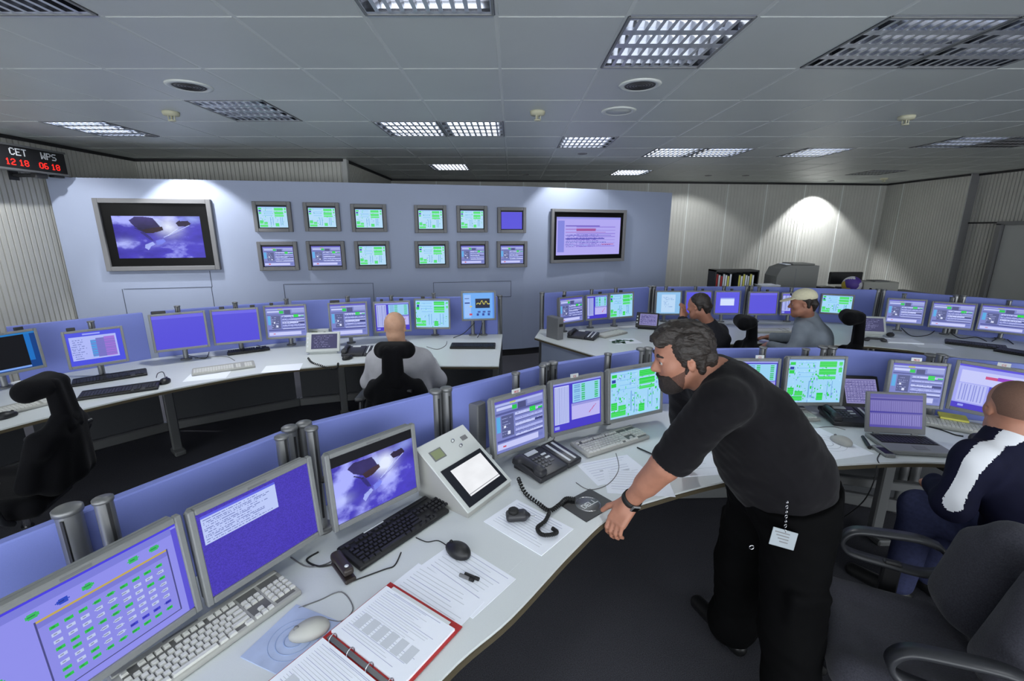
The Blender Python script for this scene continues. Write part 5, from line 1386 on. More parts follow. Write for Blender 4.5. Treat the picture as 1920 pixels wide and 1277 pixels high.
# ================================================================ CHAIRS  (front of a chair is its local +x)
def star_base(t, m='arm_plastic', z=.36):
    mb = MB(); mb.tube([(0, 0, .09), (0, 0, .24)], .028, m, 14); mb.tube([(0, 0, .24), (0, 0, z + .05)], .018, 'chrome', 12); mb.build('column', t)
    mb = MB(); mb.lathe([(0, .075), (.05, .075), (.05, .115), (0, .12)], m, 16)
    for k in range(5):
        a = 2 * PI * k / 5 + .3; c_, s_ = math.cos(a), math.sin(a)
        mb.tube([(.03 * c_, .03 * s_, .095), (.18 * c_, .18 * s_, .085), (.30 * c_, .30 * s_, .068)], [.024, .02, .015], m, 8)
    mb.build('star_base', t)
    for k in range(5):
        a = 2 * PI * k / 5 + .3
        M = Matrix.Translation((.30 * math.cos(a), .30 * math.sin(a), .03)) @ Matrix.Rotation(a + .6, 4, 'Z')
        mb = MB(); mb.lathe([(0, -.02), (.03, -.02), (.03, -.004), (.012, -.003), (.012, .003), (.03, .004), (.03, .02), (0, .02)], 'rubber', 14, M @ Matrix.Rotation(PI / 2, 4, 'X')); mb.tube([M @ Vector((0, 0, .0)), M @ Vector((0, 0, .045))], .008, m, 8); mb.build('castor', t)
def high_chair(label, x, y, deg, up=0.0):
    t = thing('office_chair', label, 'chair', (x, y, 0), R(deg), 'black high-back office chairs')
    star_base(t)
    h = .011; F = 'chair_black'
    S = Soft(.04); S.rbox((.03, 0, .45), (.50, .50, .09), .045).cone((-.18, -.2, .46), (.2, -.22, .47), .05).cone((-.18, .2, .46), (.2, .22, .47), .05); soft_obj('seat', S.mesh(h), F, t)
    mb = MB(); mb.box((.0, 0, .385), (.34, .30, .05), 'arm_plastic', b=.015); mb.build('seat_pan', t)
    S = Soft(.06)
    S.cone((-.25, -.12, .54), (-.29, -.08, .78), .07, .055).cone((-.25, .12, .54), (-.29, .08, .78), .07, .055)
    S.cone((-.19, -.21, .58), (-.24, -.16, .82), .05, .035).cone((-.19, .21, .58), (-.24, .16, .82), .05, .035)
    S.cone((-.27, 0, .56), (-.30, 0, .86), .08, .055)
    S.cone((-.27, -.19, .76), (-.31, -.05, .90), .035, .035).cone((-.27, .19, .76), (-.31, .05, .90), .035, .035)
    soft_obj('backrest', S.mesh(h), F, t)
    S = Soft(.04); S.cone((-.315, -.035, .84), (-.30, -.035, 1.08 + up), .045, .036).cone((-.315, .035, .84), (-.30, .035, 1.08 + up), .045, .036); soft_obj('neck_stem', S.mesh(h), F, t)
    S = Soft(.04); S.cone((-.215, -.085, 1.065 + up), (-.215, .085, 1.065 + up), .062).cone((-.28, -.05, 1.07 + up), (-.28, .05, 1.07 + up), .05); soft_obj('headrest', S.mesh(.008), F, t)
    for s in (-1, 1):
        mb = MB(); mb.tube(smooth_path([(-.12, s * .25, .40), (-.11, s * .30, .45), (-.10, s * .31, .58), (-.08, s * .31, .64)], 4), .016, 'arm_plastic', 8); ar = mb.build('armrest', t)
        mb = MB(); mb.box((-.02, s * .31, .655), (.24, .07, .03), 'arm_plastic', b=.012, seg=2); mb.build('arm_pad', ar)
    mb = MB(); mb.tube([(-.33, -.09, .80), (-.345, -.13, .80)], .012, 'arm_plastic', 8); mb.build('lever', t)
    return t
high_chair('black high-back chair standing alone at the left edge before the black keyboards', -2.80, 2.28, 196)
high_chair('black high-back chair the bald man sits on', -.845, 3.33, 92)
high_chair('empty black high-back chair between the dark sweater man and the capped man', 1.93, 4.17, 165)
high_chair('black high-back chair behind the capped man', 2.80, 4.05, 152, .08)
def arm_loop(t, s, ox=0):
    P = [(-.14, .70), (-.07, .715), (.05, .705), (.13, .69), (.165, .65), (.16, .61), (.12, .585), (0, .575), (-.10, .57), (-.16, .59), (-.19, .64)]
    pts = smooth_path([(x, s * .30, z) for x, z in P] + [(P[0][0], s * .30, P[0][1])], 5)[:-1]
    mb = MB(); N = len(pts); vs = []
    for i, p in enumerate(pts):
        d = (pts[(i + 1) % N] - pts[i - 1]).normalized(); n = Vector((d.z, 0, -d.x))
        for (a, b) in ((-.024, -.008), (.024, -.008), (.026, 0), (.024, .008), (-.024, .008), (-.026, 0)): vs.append(p + Vector((0, a, 0)) + n * b)
    fs = []
    for i in range(N):
        j = (i + 1) % N
        for k in range(6): l = (k + 1) % 6; fs.append((i * 6 + k, i * 6 + l, j * 6 + l, j * 6 + k))
    mb.add(vs, fs, 'arm_plastic', True)
    o = mb.build('arm_loop', t)
    mb = MB(); mb.box((-.01, s * .295, .50), (.06, .03, .19), 'black_plastic', b=.006); mb.box((-.01, s * .22, .405), (.06, .17, .03), 'black_plastic', b=.006); mb.build('arm_bracket', o)
def low_chair(label, x, y, deg):
    t = thing('office_chair', label, 'chair', (x, y, 0), R(deg), 'grey office chairs with loop arms')
    star_base(t); F = 'chair_grey'; h = .010
    S = Soft(.05); S.rbox((.02, 0, .44), (.48, .48, .09), .045).cone((-.1, -.19, .455), (.2, -.20, .455), .05).cone((-.1, .19, .455), (.2, .20, .455), .05).cone((.22, -.18, .44), (.22, .18, .44), .045); soft_obj('seat', S.mesh(h), F, t)
    mb = MB(); mb.box((0, 0, .375), (.36, .32, .05), 'arm_plastic', b=.015); mb.build('seat_pan', t)
    S = Soft(.05)
    for s in (-1, 1):
        S.cone((-.19, s * .115, .60), (-.24, s * .11, .87), .098, .082)
        S.cone((-.15, s * .19, .60), (-.18, s * .17, .82), .060, .055)
    S.cone((-.24, -.1, .56), (-.24, .1, .56), .06).cone((-.27, -.08, .84), (-.27, .08, .84), .05)
    S.cone((-.10, 0, .56), (-.16, 0, .97), .055, .055, k=.05, cut=True)
    soft_obj('backrest', S.mesh(h), F, t)
    S = Soft(.03); S.rbox((-.305, 0, .72), (.04, .40, .44), .02, Matrix.Rotation(-.13, 4, 'Y')); soft_obj('back_shell', S.mesh(h), 'arm_plastic', t)
    mb = MB(); mb.tube(smooth_path([(-.1, 0, .385), (-.30, 0, .39), (-.36, 0, .50), (-.36, 0, .62)], 4), .022, 'arm_plastic', 8); mb.build('back_support', t)
    for s in (-1, 1): arm_loop(t, s)
    return t
low_chair('empty dark grey chair with loop arms in the right foreground', 1.415, 1.30, 156)
low_chair('dark grey chair with loop arms the man with the white-striped jacket sits on', 2.27, 1.53, 102)

# ================================================================ PEOPLE
def V3(*a): return Vector(a)
def head_parts(c, deg, pitch=0.0, roll=0.0):
    M = Matrix.Translation(Vector(c)) @ Matrix.Rotation(R(deg), 4, 'Z') @ Matrix.Rotation(pitch, 4, 'Y') @ Matrix.Rotation(roll, 4, 'X')
    S = Soft(.022)
    S.ell((-.014, 0, .032), (.097, .077, .088)).ell((.028, 0, -.038), (.062, .058, .078)).ell((.012, 0, .03), (.082, .068, .075))
    S.cone((.040, -.032, -.085), (.062, 0, -.100), .022, .024, k=.03).cone((.040, .032, -.085), (.062, 0, -.100), .022, .024, k=.03)
    S.cone((.0, -.052, -.055), (.045, -.030, -.088), .018, .018, k=.03).cone((.0, .052, -.055), (.045, .030, -.088), .018, .018, k=.03)
    S.cone((.076, -.030, .024), (.080, .030, .024), .012, k=.016)
    S.cone((.086, 0, .012), (.108, 0, -.026), .008, .0125, k=.012)
    for s in (-1, 1):
        S.ball((.098, s * .011, -.031), .0085, k=.008).ball((.058, s * .040, -.022), .024, k=.03)
        S.ball((.099, s * .032, .003), .0120, k=.012, cut=True)
        S.cone((.0915, s * .021, .013), (.087, s * .044, .011), .0052, .0045, k=.006)
        S.ell((-.008, s * .077, -.004), (.018, .008, .031), Matrix.Rotation(s * .3, 4, 'Z'), k=.006)
        S.ball((-.005, s * .084, -.004), .008, k=.006, cut=True)
    S.cone((.086, -.017, -.059), (.086, .017, -.059), .0075, k=.008).cone((.084, -.014, -.070), (.084, .014, -.070), .008, k=.008)
    S.cone((.097, -.018, -.0645), (.097, .018, -.0645), .0035, k=.003, cut=True)
    return S.xf(M), M
def eyes(t, M):
    for s in (-1, 1):
        bm = bmesh.new(); bmesh.ops.create_uvsphere(bm, u_segments=14, v_segments=10, radius=.0112)
        bm.verts.index_update(); mb = MB()
        X = M @ Matrix.Translation((.0805, s * .032, .003))
        mb.v = [X @ q.co for q in bm.verts]; mb.mats = ['eye_white', 'iris']
        for f in bm.faces:
            mb.f.append([q.index for q in f.verts]); c = f.calc_center_median().normalized(); mb.m.append(1 if c.x > .80 else 0); mb.sm.append(True)
        bm.free(); mb.build('eye', t)
def hand(S, w, d, lat, pn, curl=.5, sc=1.0, tc=.3):
    """w wrist, d hand direction, lat towards the thumb, pn out of the palm"""
    d = Vector(d).normalized(); lat = Vector(lat); lat = (lat - d * lat.dot(d)).normalized(); pn = Vector(pn); p2 = d.cross(lat); pn = p2 if p2.dot(pn) > 0 else -p2
    w = Vector(w)
    Mx = Matrix((d, lat, pn)).transposed().to_4x4()
    S.rbox(w + d * .05 * sc, (.095 * sc, .080 * sc, .030 * sc), .013 * sc, Mx, k=.012)
    S.cone(w - d * .01, w + d * .03 * sc, .027 * sc, .026 * sc, k=.02)
    for q, (off, L, r) in enumerate([(.030, .072, .0092), (.010, .082, .0096), (-.010, .076, .0092), (-.029, .058, .0082)]):
        p = w + d * .092 * sc + lat * off * sc; a = 0.0; dd = d + lat * off * .6
        for seg, f in enumerate((.45, .32, .26)):
            a += curl * (.75, .9, .6)[seg] * (1 + .06 * q)
            v = (dd * math.cos(a) + pn * math.sin(a)).normalized(); e = p + v * L * f * sc
            S.cone(p, e, r * sc * (1 - .05 * seg), r * sc * (.95 - .07 * seg), k=.004); p = e
    p = w + d * .028 * sc + lat * .034 * sc; v = (d * .62 + lat * .72 + pn * .25).normalized()
    e = p + v * .045 * sc; S.cone(p, e, .0135 * sc, .0115 * sc, k=.012)
    v2 = (v * math.cos(tc) + (pn * .6 + d * .5 - lat * .3).normalized() * math.sin(tc)).normalized(); e2 = e + v2 * .036 * sc; S.cone(e, e2, .0112 * sc, .009 * sc, k=.004)
def limb(S, a, b, c, ra, rb, rc, k=.03):
    a, b, c = Vector(a), Vector(b), Vector(c)
    S.cone(a, b, ra, rb, k).cone(b, c, rb * .98, rc, k)
    m = b.lerp(c, .28); S.cone(b.lerp(c, .05), b.lerp(c, .5), rb * 1.02, (rb + rc) / 2 * 1.04, k)
    return S
def jitter(VQ, amp, scale, seed=0):
    V, Q = VQ; r = np.random.RandomState(seed); k = r.randn(14, 3) * scale; ph = r.rand(14) * 6.28
    n = sum(np.sin(V @ k[i] + ph[i]) / (1 + .15 * i) for i in range(14)) / 5.0
    # normals
    A = np.zeros_like(V); P = V[Q]; fn = np.cross(P[:, 2] - P[:, 0], P[:, 3] - P[:, 1])
    for i in range(4): np.add.at(A, Q[:, i], fn)
    A /= np.linalg.norm(A, axis=1)[:, None] + 1e-9
    return V + A * (n * amp)[:, None], Q
def shoe(t, an, to, name='shoe'):
    an, to = Vector(an), Vector(to); d = (to - an); d.z = 0; L = d.length; d.normalize()
    S = Soft(.03); b = Vector((an.x, an.y, 0))
    S.cone(b - d * .04 + V3(0, 0, .035), b + d * .02 + V3(0, 0, .05), .036, .040).cone(b + d * .02 + V3(0, 0, .045), b + d * (L - .05) + V3(0, 0, .03), .042, .036).cone(b + V3(0, 0, .06), b + V3(0, 0, .10), .042, .045)
    return soft_obj(name, S.mesh(.007, clip=[((0, 0, .002), (0, 0, -1))]), 'shoe_black', t)

# ---------------------------------------------------------------- the standing man
t = thing('person', 'standing man in black T-shirt and trousers leaning on the foreground worktop, watch on wrist', 'person', (1.03, 1.52, 0))
PT = t; t.location = (0, 0, 0)
J = dict(head=(.628, 1.60, 1.445), neck=(.755, 1.60, 1.375), shL=(.695, 1.415, 1.335), shR=(.72, 1.78, 1.33), elL=(.565, 1.50, 1.065), wrL=(.472, 1.612, .835),
         elR=(.80, 1.90, 1.03), wrR=(.86, 2.02, .800), hiL=(1.05, 1.46, .86), hiR=(1.05, 1.68, .86), knL=(1.015, 1.345, .47), anL=(1.015, 1.27, .10), knR=(1.01, 1.715, .48), anR=(1.03, 1.72, .11), toR=(.945, 1.99, .03), toL=(.75, 1.24, .03))
J = {k: Vector(v) for k, v in J.items()}
def torso(S, infl=0.0):
    S.ell((.995, 1.595, 1.03), (.185 + infl, .185 + infl, .20 + infl), Matrix.Rotation(-.55, 4, 'Y'), k=.08)
    S.ell((.885, 1.60, 1.21), (.150 + infl, .195 + infl, .19 + infl), Matrix.Rotation(-.62, 4, 'Y'), k=.08)
    S.cone((.94, 1.50, 1.22), (1.04, 1.49, 1.02), .09 + infl, .12 + infl, k=.08).cone((.94, 1.70, 1.22), (1.04, 1.70, 1.02), .09 + infl, .12 + infl, k=.08)
    S.cone(J['shL'] + V3(.04, .03, 0), J['shR'] + V3(.04, -.03, 0), .075 + infl, None, .06)
    S.cone((.80, 1.52, 1.34), (.80, 1.68, 1.34), .085 + infl, None, .06)
    S.cone((1.06, 1.53, .88), (1.06, 1.66, .88), .150 + infl * .6, None, .06)
HS, HM = head_parts(J['head'], 176, .20)
B = Soft(.03); B.join(HS)
B.cone(HM @ V3(-.03, 0, -.06), J['neck'], .062, .070, k=.03)
torso(B, -.022)
limb(B, J['shL'], J['elL'], J['wrL'], .062, .047, .033); limb(B, J['shR'], J['elR'], J['wrR'], .06, .046, .033)
hand(B, J['wrL'], (-.58, -.36, -.72), (-.55, .75, .1), (-.3, .45, -.6), .62, 1.08)
hand(B, J['wrR'], (-.7, .5, -.30), (-.4, -.8, 0), (0, 0, -1), .3, 1.05)
limb(B, J['hiL'], J['knL'], J['anL'], .095, .06, .045); limb(B, J['hiR'], J['knR'], J['anR'], .095, .06, .045)
body = soft_obj('body', B.mesh(.0052), 'skin', t)
body['label'] = 'bare head, forearms and hands'
eyes(t, HM)
# beard and hair
def beard_shape(infl, clip, extra):
    S, _I = head_parts((0, 0, 0), 0)
    if extra:
        for s in (-1, 1): S.cone((.100, s * .004, -.047), (.085, s * .026, -.058), .0065, .006, k=.008).cone((.085, s * .027, -.060), (.074, s * .028, -.085), .006, .009, k=.01)
    S.cone((.092, -.012, -.0645), (.092, .012, -.0645), .0115, k=.004, cut=True)
    V, Q = S.mesh(.0045, infl, clip=clip); M_ = np.array(HM); return V @ M_[:3, :3].T + M_[:3, 3], Q
soft_obj('stubble', beard_shape(.0012, [((.085, 0, -.060), (.40, 0, .916)), ((.0, 0, 0), (-1, 0, -.25))], False), 'stubble_brown', t)
soft_obj('beard', jitter(beard_shape(.0035, [((.085, 0, -.050), (.30, 0, .954)), ((.050, 0, -.07), (-.8, 0, .6))], True), .0012, 300, 2), 'beard_dark', t)
S = Soft(.01)
for s in (-1, 1): S.cone((.0, s * .068, -.01), (.012, s * .064, -.045), .009, .006)
S.xf(HM); soft_obj('sideburn', jitter(S.mesh(.004), .001, 300, 2), 'beard_dark', t)
S = Soft(.03); rr = random.Random(11)
S.ell((-.016, 0, .045), (.097, .081, .084)).cone((-.085, -.03, -.01), (-.078, -.02, -.075), .030, .018).cone((-.085, .03, -.01), (-.078, .02, -.075), .030, .018)
for s in (-1, 1): S.cone((-.03, s * .066, .03), (-.045, s * .064, -.045), .019, .013).cone((.02, s * .066, .045), (.012, s * .068, -.01), .016, .008)
S.cone((.02, 0, .115), (.095, .01, .088), .030, .020).cone((.05, -.03, .105), (.098, -.035, .070), .022, .010).cone((.05, .03, .105), (.095, .035, .070), .022, .010)
for k in range(150):
    th = rr.uniform(0, 6.28); ph = rr.uniform(-.25, 1.45); n = V3(math.cos(th) * math.cos(ph), math.sin(th) * math.cos(ph), math.sin(ph))
    p = V3(-.016 + n.x * .096, n.y * .080, .045 + n.z * .083)
    if p.x > .030 and p.z < .095: continue
    d = V3(-1, rr.uniform(-.3, .3), -.25 - .9 * max(0, -n.x)); d = (d - n * d.dot(n)).normalized()
    S.cone(p + n * .001, p + d * .03 + n * .003, .007, .003, k=.006)
S.cone((.128, 0, -.07), (.128, 0, .045), .058, .050, k=.012, cut=True)
S.xf(HM); soft_obj('hair', jitter(S.mesh(.0045), .003, 230, 5), 'hair_dark', t)
for s in (-1, 1):
    q = Soft(.006); q.cone((.091, s * .016, .0255), (.092, s * .030, .0295), .0055, .006).cone((.092, s * .030, .0295), (.080, s * .047, .025), .006, .004); q.xf(HM); soft_obj('eyebrow', q.mesh(.003), 'hair_dark', t)
# T-shirt
S = Soft(.05); torso(S, .004)
for k in ('L', 'R'):
    a, b = J['sh' + k], J['el' + k]; S.cone(a, a.lerp(b, .86), .080, .074, k=.05)
S.cone(J['neck'] + V3(.03, 0, -.03), J['neck'] + V3(-.01, 0, .0), .085, .072, k=.03)
S.cone(J['neck'] + V3(-.005, 0, .005), J['neck'] + V3(-.08, 0, .08), .064, .075, k=.008, cut=True)
for k in ('L', 'R'):
    a, b = J['sh' + k], J['el' + k]; d = (b - a).normalized(); S.cone(a.lerp(b, .88) + d * .05, a.lerp(b, .88) + d * .15, .062, .09, k=.012, cut=True)
VQ = S.mesh(.007, clip=[((1.04, 1.6, .885), (.30, 0, -.954))]); VQ = jitter(jitter(jitter(VQ, .008, 20, 3), .0045, 45, 9), .002, 95, 21)
soft_obj('t_shirt', VQ, 'tshirt_black', t)
# trousers
S = Soft(.05)
S.cone((1.06, 1.525, .90), (1.06, 1.665, .90), .165, None, .06).cone((1.06, 1.53, 1.0), (1.06, 1.66, 1.0), .15)
for k in ('L', 'R'):
    hi, kn, an = J['hi' + k], J['kn' + k], J['an' + k]; S.cone(hi, kn, .126, .098, .05).cone(kn, an + V3(0, 0, .02), .098, .092, .04).cone(an + V3(-.02, 0, .03), an + V3(.01, 0, .05), .098, .09)
    S.rbox(hi.lerp(kn, .66) + V3(0, -.085 if k == 'L' else .085, 0), (.15, .05, .17), .022, None, .02)
VQ = S.mesh(.008, clip=[((1.04, 1.6, .945), (-.30, 0, .954)), ((0, 0, .035), (0, 0, -1))]); VQ = jitter(jitter(VQ, .008, 18, 4), .003, 50, 8)
tr = soft_obj('trousers', VQ, 'trousers_black', t)
for (u, v, y) in ((1406, 1022, 1.39), (1537, 997, 1.37)):
    p = aty(u, v, y); mb = MB(); mb.tube([p + V3(.008 * math.cos(a), -.012, .008 * math.sin(a)) for a in [2 * PI * k / 14 for k in range(14)]], .0022, 'chrome', 5, closed=True); mb.build('snap_button', tr)
shoe(t, J['anR'], J['toR']); shoe(t, J['anL'], J['toL'])
# watch
d = (J['wrL'] - J['elL']).normalized(); c = J['wrL'] - d * .022; a = d.orthogonal().normalized(); b = d.cross(a)
mb = MB(); N = 24; vs = []
for i in range(N):
    q = a * math.cos(2 * PI * i / N) + b * math.sin(2 * PI * i / N)
    for (r_, o_) in ((.036, -.012), (.040, -.012), (.040, .012), (.036, .012)): vs.append(c + q * r_ + d * o_)
mb.add(vs, [(i * 4 + k, i * 4 + (k + 1) % 4, ((i + 1) % N) * 4 + (k + 1) % 4, ((i + 1) % N) * 4 + k) for i in range(N) for k in range(4)], 'rubber', True); wt = mb.build('watch', t)
n = Vector((.35, -.85, .4)); n = (n - d * n.dot(d)).normalized(); l = d.cross(n)
mb = MB(); mb.box((0, 0, 0), (.034, .034, .010), 'metal_grey', Matrix.Translation(c + n * .042) @ Matrix((d, l, n)).transposed().to_4x4(), b=.003); mb.box((0, 0, .0053), (.026, .026, .001), 'black_gloss', Matrix.Translation(c + n * .042) @ Matrix((d, l, n)).transposed().to_4x4()); mb.build('watch_face', wt)
# badge on a clip
k0, k1 = aty(1476, 942, 1.34), aty(1472, 995, 1.335)
bd = thing('name_badge', 'grey name badge hanging from a metal clip at the standing man\'s hip', 'badge', (0, 0, 0))
mb = MB()
for k in range(7):
    c = k0.lerp(k1, k / 6); mb.tube([c + (V3(.004 * math.cos(q), 0, .006 * math.sin(q)) if k % 2 else V3(0, .004 * math.cos(q), .006 * math.sin(q))) for q in [2 * PI * i / 10 for i in range(10)]], .0015, 'chrome', 5, closed=True)
mb.build('chain', bd)
CM = Matrix.Translation(aty(1469, 1010, 1.328)) @ Matrix.Rotation(.30, 4, 'Y') @ Matrix.Rotation(-.25, 4, 'X')
mb = MB(); mb.box((0, 0, 0), (.092, .003, .060), 'card_grey', CM, b=.001)
for k in range(4): mb.box((-.01 + .004 * k, -.0018, .018 - .010 * k), (.055 - .008 * k, .0006, .0035), 'cable_grey', CM)
mb.build('card', bd)

# ---------------------------------------------------------------- seated people
def seated(label, px, J, deg, hp, top, legs='trousers_black', hair=None, skin='skin', sleeve=.95, stripe=False, hands=True, infl=0.0, roll=0.0, h=.010):
    J = {k: Vector(v) for k, v in J.items()}
    t = thing('person', label, 'person', (0, 0, 0))
    HS, HM = head_parts(J['head'], deg, hp, roll)
    def trunk(S, f):
        pv, ch = J['pelvis'], J['chest']; lat = (J['shL'] - J['shR']).normalized()
        S.cone(pv - lat * .09, pv + lat * .09, .13 + f).cone(pv.lerp(ch, .45) - lat * .07, pv.lerp(ch, .45) + lat * .07, .135 + f, None, .07).cone(ch - lat * .08, ch + lat * .08, .125 + f, None, .07)
        S.cone(J['shL'] - lat * .03, J['shR'] + lat * .03, .070 + f, None, .06).cone(ch, J['neck'], .11 + f, .075 + f, .06)
    B = Soft(.03); B.join(HS); B.cone(HM @ V3(-.03, 0, -.06), J['neck'], .058, .064)
    trunk(B, -.02)
    for k in 'LR':
        limb(B, J['sh' + k], J['el' + k], J['wr' + k], .052, .043, .030)
        f = (J['wr' + k] - J['el' + k]).normalized(); lt = (J['shR'] - J['shL']) * (1 if k == 'L' else -1)
        hand(B, J['wr' + k], f + J.get('hd' + k, V3(0, 0, -.15)), lt.normalized() + V3(0, 0, .3), (0, 0, -1), .35)
        limb(B, J['pelvis'] + (J['kn' + k] - J['pelvis']) * .12, J['kn' + k], J['an' + k], .085, .06, .045)
    soft_obj('body', B.mesh(h * .62), skin, t)['label'] = 'bare head and hands'
    eyes(t, HM)
    S = Soft(.05); trunk(S, .010 + infl)
    for k in 'LR':
        a, b, c = J['sh' + k], J['el' + k], J['wr' + k]; S.cone(a, b, .070, .062, .05).cone(b, b.lerp(c, sleeve), .060, .048, .04)
        f = (c - b).normalized(); S.cone(b.lerp(c, sleeve) + f * .035, b.lerp(c, sleeve) + f * .13, .036, .06, k=.008, cut=True)
    S.cone(J['neck'] + (J['head'] - J['neck']) * .1, J['neck'] + (J['head'] - J['neck']) * .8, .058, .075, k=.008, cut=True)
    VQ = jitter(S.mesh(h * .8, clip=[(J['pelvis'] - V3(0, 0, .06), (0, 0, -1))]), .006, 24, len(label))
    if callable(stripe):
        soft_obj('jacket', VQ, top, t, matfn=stripe, mats=[top, 'jacket_white'])
    else: soft_obj('shirt', VQ, top, t)
    S = Soft(.05); lat = (J['shL'] - J['shR']).normalized(); S.cone(J['pelvis'] - lat * .09, J['pelvis'] + lat * .09, .142)
    for k in 'LR': S.cone(J['pelvis'] + (J['kn' + k] - J['pelvis']) * .12, J['kn' + k], .105, .082).cone(J['kn' + k], J['an' + k], .082, .065)
    soft_obj('trousers', jitter(S.mesh(h), .005, 20, 7), legs, t)
    for k in 'LR':
        f = (J['kn' + k] - J['pelvis']); f.z = 0; f.normalize(); shoe(t, J['an' + k], J['an' + k] + f * .25)
    return t, HM, J
def seat_joints(x, y, deg, hz, lean=0.0, hd=None, elL=None, wrL=None, elR=None, wrR=None, twist=0):
    """default sitting pose around the pelvis at (x, y); deg is the facing of the trunk"""
    f = V3(math.cos(R(deg)), math.sin(R(deg)), 0); l = V3(-f.y, f.x, 0); p = V3(x, y, .55)
    s = hz - 1.16
    neck = p + f * (.02 + lean * .5) + V3(0, 0, .46 + s)
    J = dict(pelvis=p, chest=p + f * (.0 + lean * .32) + V3(0, 0, .30 + s * .6), neck=neck, shL=neck + l * .185 - f * .01 + V3(0, 0, -.075), shR=neck - l * .185 - f * .01 + V3(0, 0, -.075))
    J['head'] = neck + f * (.035 + lean * .15) + V3(0, 0, .15)
    for k, q in (('L', 1), ('R', -1)):
        J['el' + k] = J['sh' + k] + f * .10 + l * q * .06 + V3(0, 0, -.26); J['wr' + k] = J['el' + k] + f * .23 - l * q * .06 + V3(0, 0, .03)
        J['kn' + k] = p + f * .42 + l * q * .11 + V3(0, 0, .0); J['an' + k] = J['kn' + k] + f * .02 + V3(0, 0, -.44)
    for k, v in (('head', hd), ('elL', elL), ('wrL', wrL), ('elR', elR), ('wrR', wrR)):
        if v is not None: J[k] = Vector(v)
    return J
def hair_cap(t, HM, m, back=.0, seed=1, thin=False):
    S = Soft(.02)
    if thin:
        for s in (-1, 1): S.cone((-.055, s * .052, -.005), (-.03, s * .066, -.02), .022, .016)
        S.cone((-.088, -.03, -.015), (-.088, .03, -.015), .026)
    else:
        S.ell((-.020, 0, .045), (.098, .082, .085)).cone((-.09, -.03, -.01), (-.085, -.02, -.06), .034, .018).cone((-.09, .03, -.01), (-.085, .02, -.06), .034, .018)
        for s in (-1, 1): S.cone((-.03, s * .068, .03), (-.04, s * .066, -.03), .020, .013)
        S.cone((.125, 0, -.07), (.125, 0, .04), .058, .050, k=.012, cut=True)
    S.xf(HM); soft_obj('hair', jitter(S.mesh(.006), .0025, 200, seed), m, t)

J = seat_joints(-.885, 3.42, 90, 1.12, elL=(-1.16, 3.48, .70), wrL=(-1.03, 3.72, .80), elR=(-.60, 3.50, .71), wrR=(-.70, 3.75, .80), hd=(-.905, 3.42, 1.165))
t, HM, J = seated('bald man in a pale shirt seen from behind at the left console', None, J, 92, .1, 'shirt_pale', skin='skin_pale', infl=.02)
J = seat_joints(1.98, 4.30, 125, 1.13, lean=.10, hd=(1.82, 4.36, 1.175), elL=(1.68, 4.35, .80), wrL=(1.72, 4.47, 1.03), elR=(2.18, 4.52, .80), wrR=(2.0, 4.70, .80)); J['hdL'] = V3(0, 0, .3)
t, HM, J = seated('dark-haired man in a dark sweater seen from behind, hand at his chin', None, J, 132, .18, 'sweater_dark')
hair_cap(t, HM, 'hair_dark', seed=4)
J = seat_joints(2.93, 4.10, 140, 1.22, lean=.30, hd=(2.70, 4.16, 1.235), elL=(2.58, 4.02, .80), wrL=(2.55, 4.32, .79), elR=(2.92, 4.42, .82), wrR=(2.72, 4.62, .80))
t, HM, J = seated('man in cream cap and grey shirt leaning left at the right rear console', None, J, 158, .12, 'shirt_grey', infl=.015)
hair_cap(t, HM, 'hair_dark', seed=6)
S = Soft(.02); S.ell((-.016, 0, .058), (.105, .088, .082)); S.rbox((0, 0, -.06), (.4, .4, .20), .01, None, .006, True)
S.xf(HM); cp = soft_obj('cap', S.mesh(.006), 'cap_cream', t)
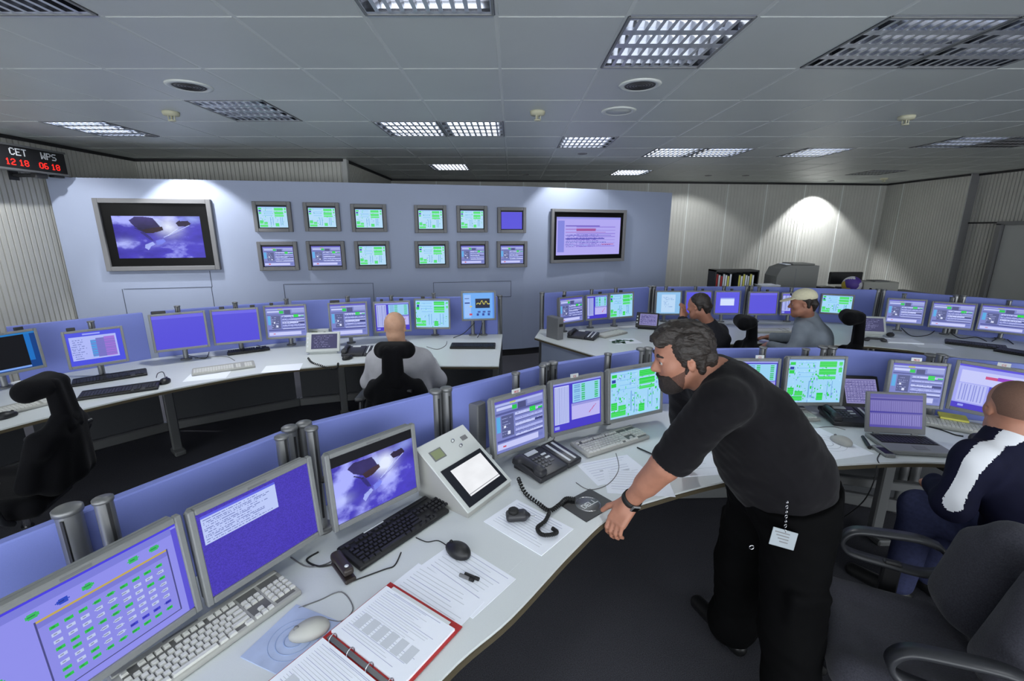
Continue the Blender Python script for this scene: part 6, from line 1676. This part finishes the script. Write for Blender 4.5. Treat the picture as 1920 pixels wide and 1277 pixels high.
S = Soft(.01); S.ell((.105, 0, .046), (.085, .070, .008), Matrix.Rotation(.22, 4, 'Y')); S.xf(HM); soft_obj('brim', S.mesh(.005), 'cap_cream', cp)
mb = MB(); mb.box((.093, .0, .088), (.008, .035, .02), 'sweater_dark', HM); mb.build('cap_badge', cp)
J = seat_joints(2.24, 1.60, 104, 1.20, lean=-.04, hd=aty(1900, 768, 1.72), elL=aty(1786, 945, 1.63), wrL=aty(1752, 906, 1.85), elR=(2.52, 1.80, .80), wrR=(2.44, 1.98, .66))
J['neck'] = aty(1893, 826, 1.69); J['shL'] = aty(1826, 866, 1.64); J['shR'] = J['neck'] + (J['neck'] - J['shL']) * .95; J['shR'].z = J['shL'].z; J['chest'] = J['neck'].lerp(J['pelvis'], .38)
TW = lambda p, r: np.array(p + (EYE - p).normalized() * r)
_n, _s, _e = J['neck'], J['shL'], J['elL']
SP = [TW(_n.lerp(J['shR'], .25) + V3(0, 0, .03), .07), TW(_n.lerp(_s, .25) + V3(0, 0, .035), .075), TW(_n.lerp(_s, .75) + V3(0, 0, .02), .085), TW(_s.lerp(_e, .15), .085), TW(_s.lerp(_e, .55), .08), TW(_s.lerp(_e, 1.0), .075)]
def stripe(C):
    d = np.full(len(C), 9.0)
    for a, b in zip(SP, SP[1:]):
        ab = b - a; tt = np.clip(((C - a) @ ab) / (ab @ ab), 0, 1); d = np.minimum(d, np.linalg.norm(C - a - tt[:, None] * ab, axis=1))
    return (d < .033).astype(int)
t, HM, J = seated('seated shaven-headed man in a navy jacket with a white stripe at the right edge', None, J, 66, .08, 'jacket_navy', 'jeans', skin='skin', stripe=stripe, h=.008, sleeve=.97)
S = Soft(.02); S.ell((-.014, 0, .032), (.0985, .0785, .0895)); S.rbox((.07, 0, -.02), (.10, .3, .14), .02, None, .012, True); S.rbox((0, 0, -.10), (.4, .4, .13), .01, None, .012, True); 
for s in (-1, 1): S.ball((-.004, s * .085, -.004), .036, k=.01, cut=True)
S.xf(HM); soft_obj('hair', S.mesh(.005), 'hair_stubble', t)
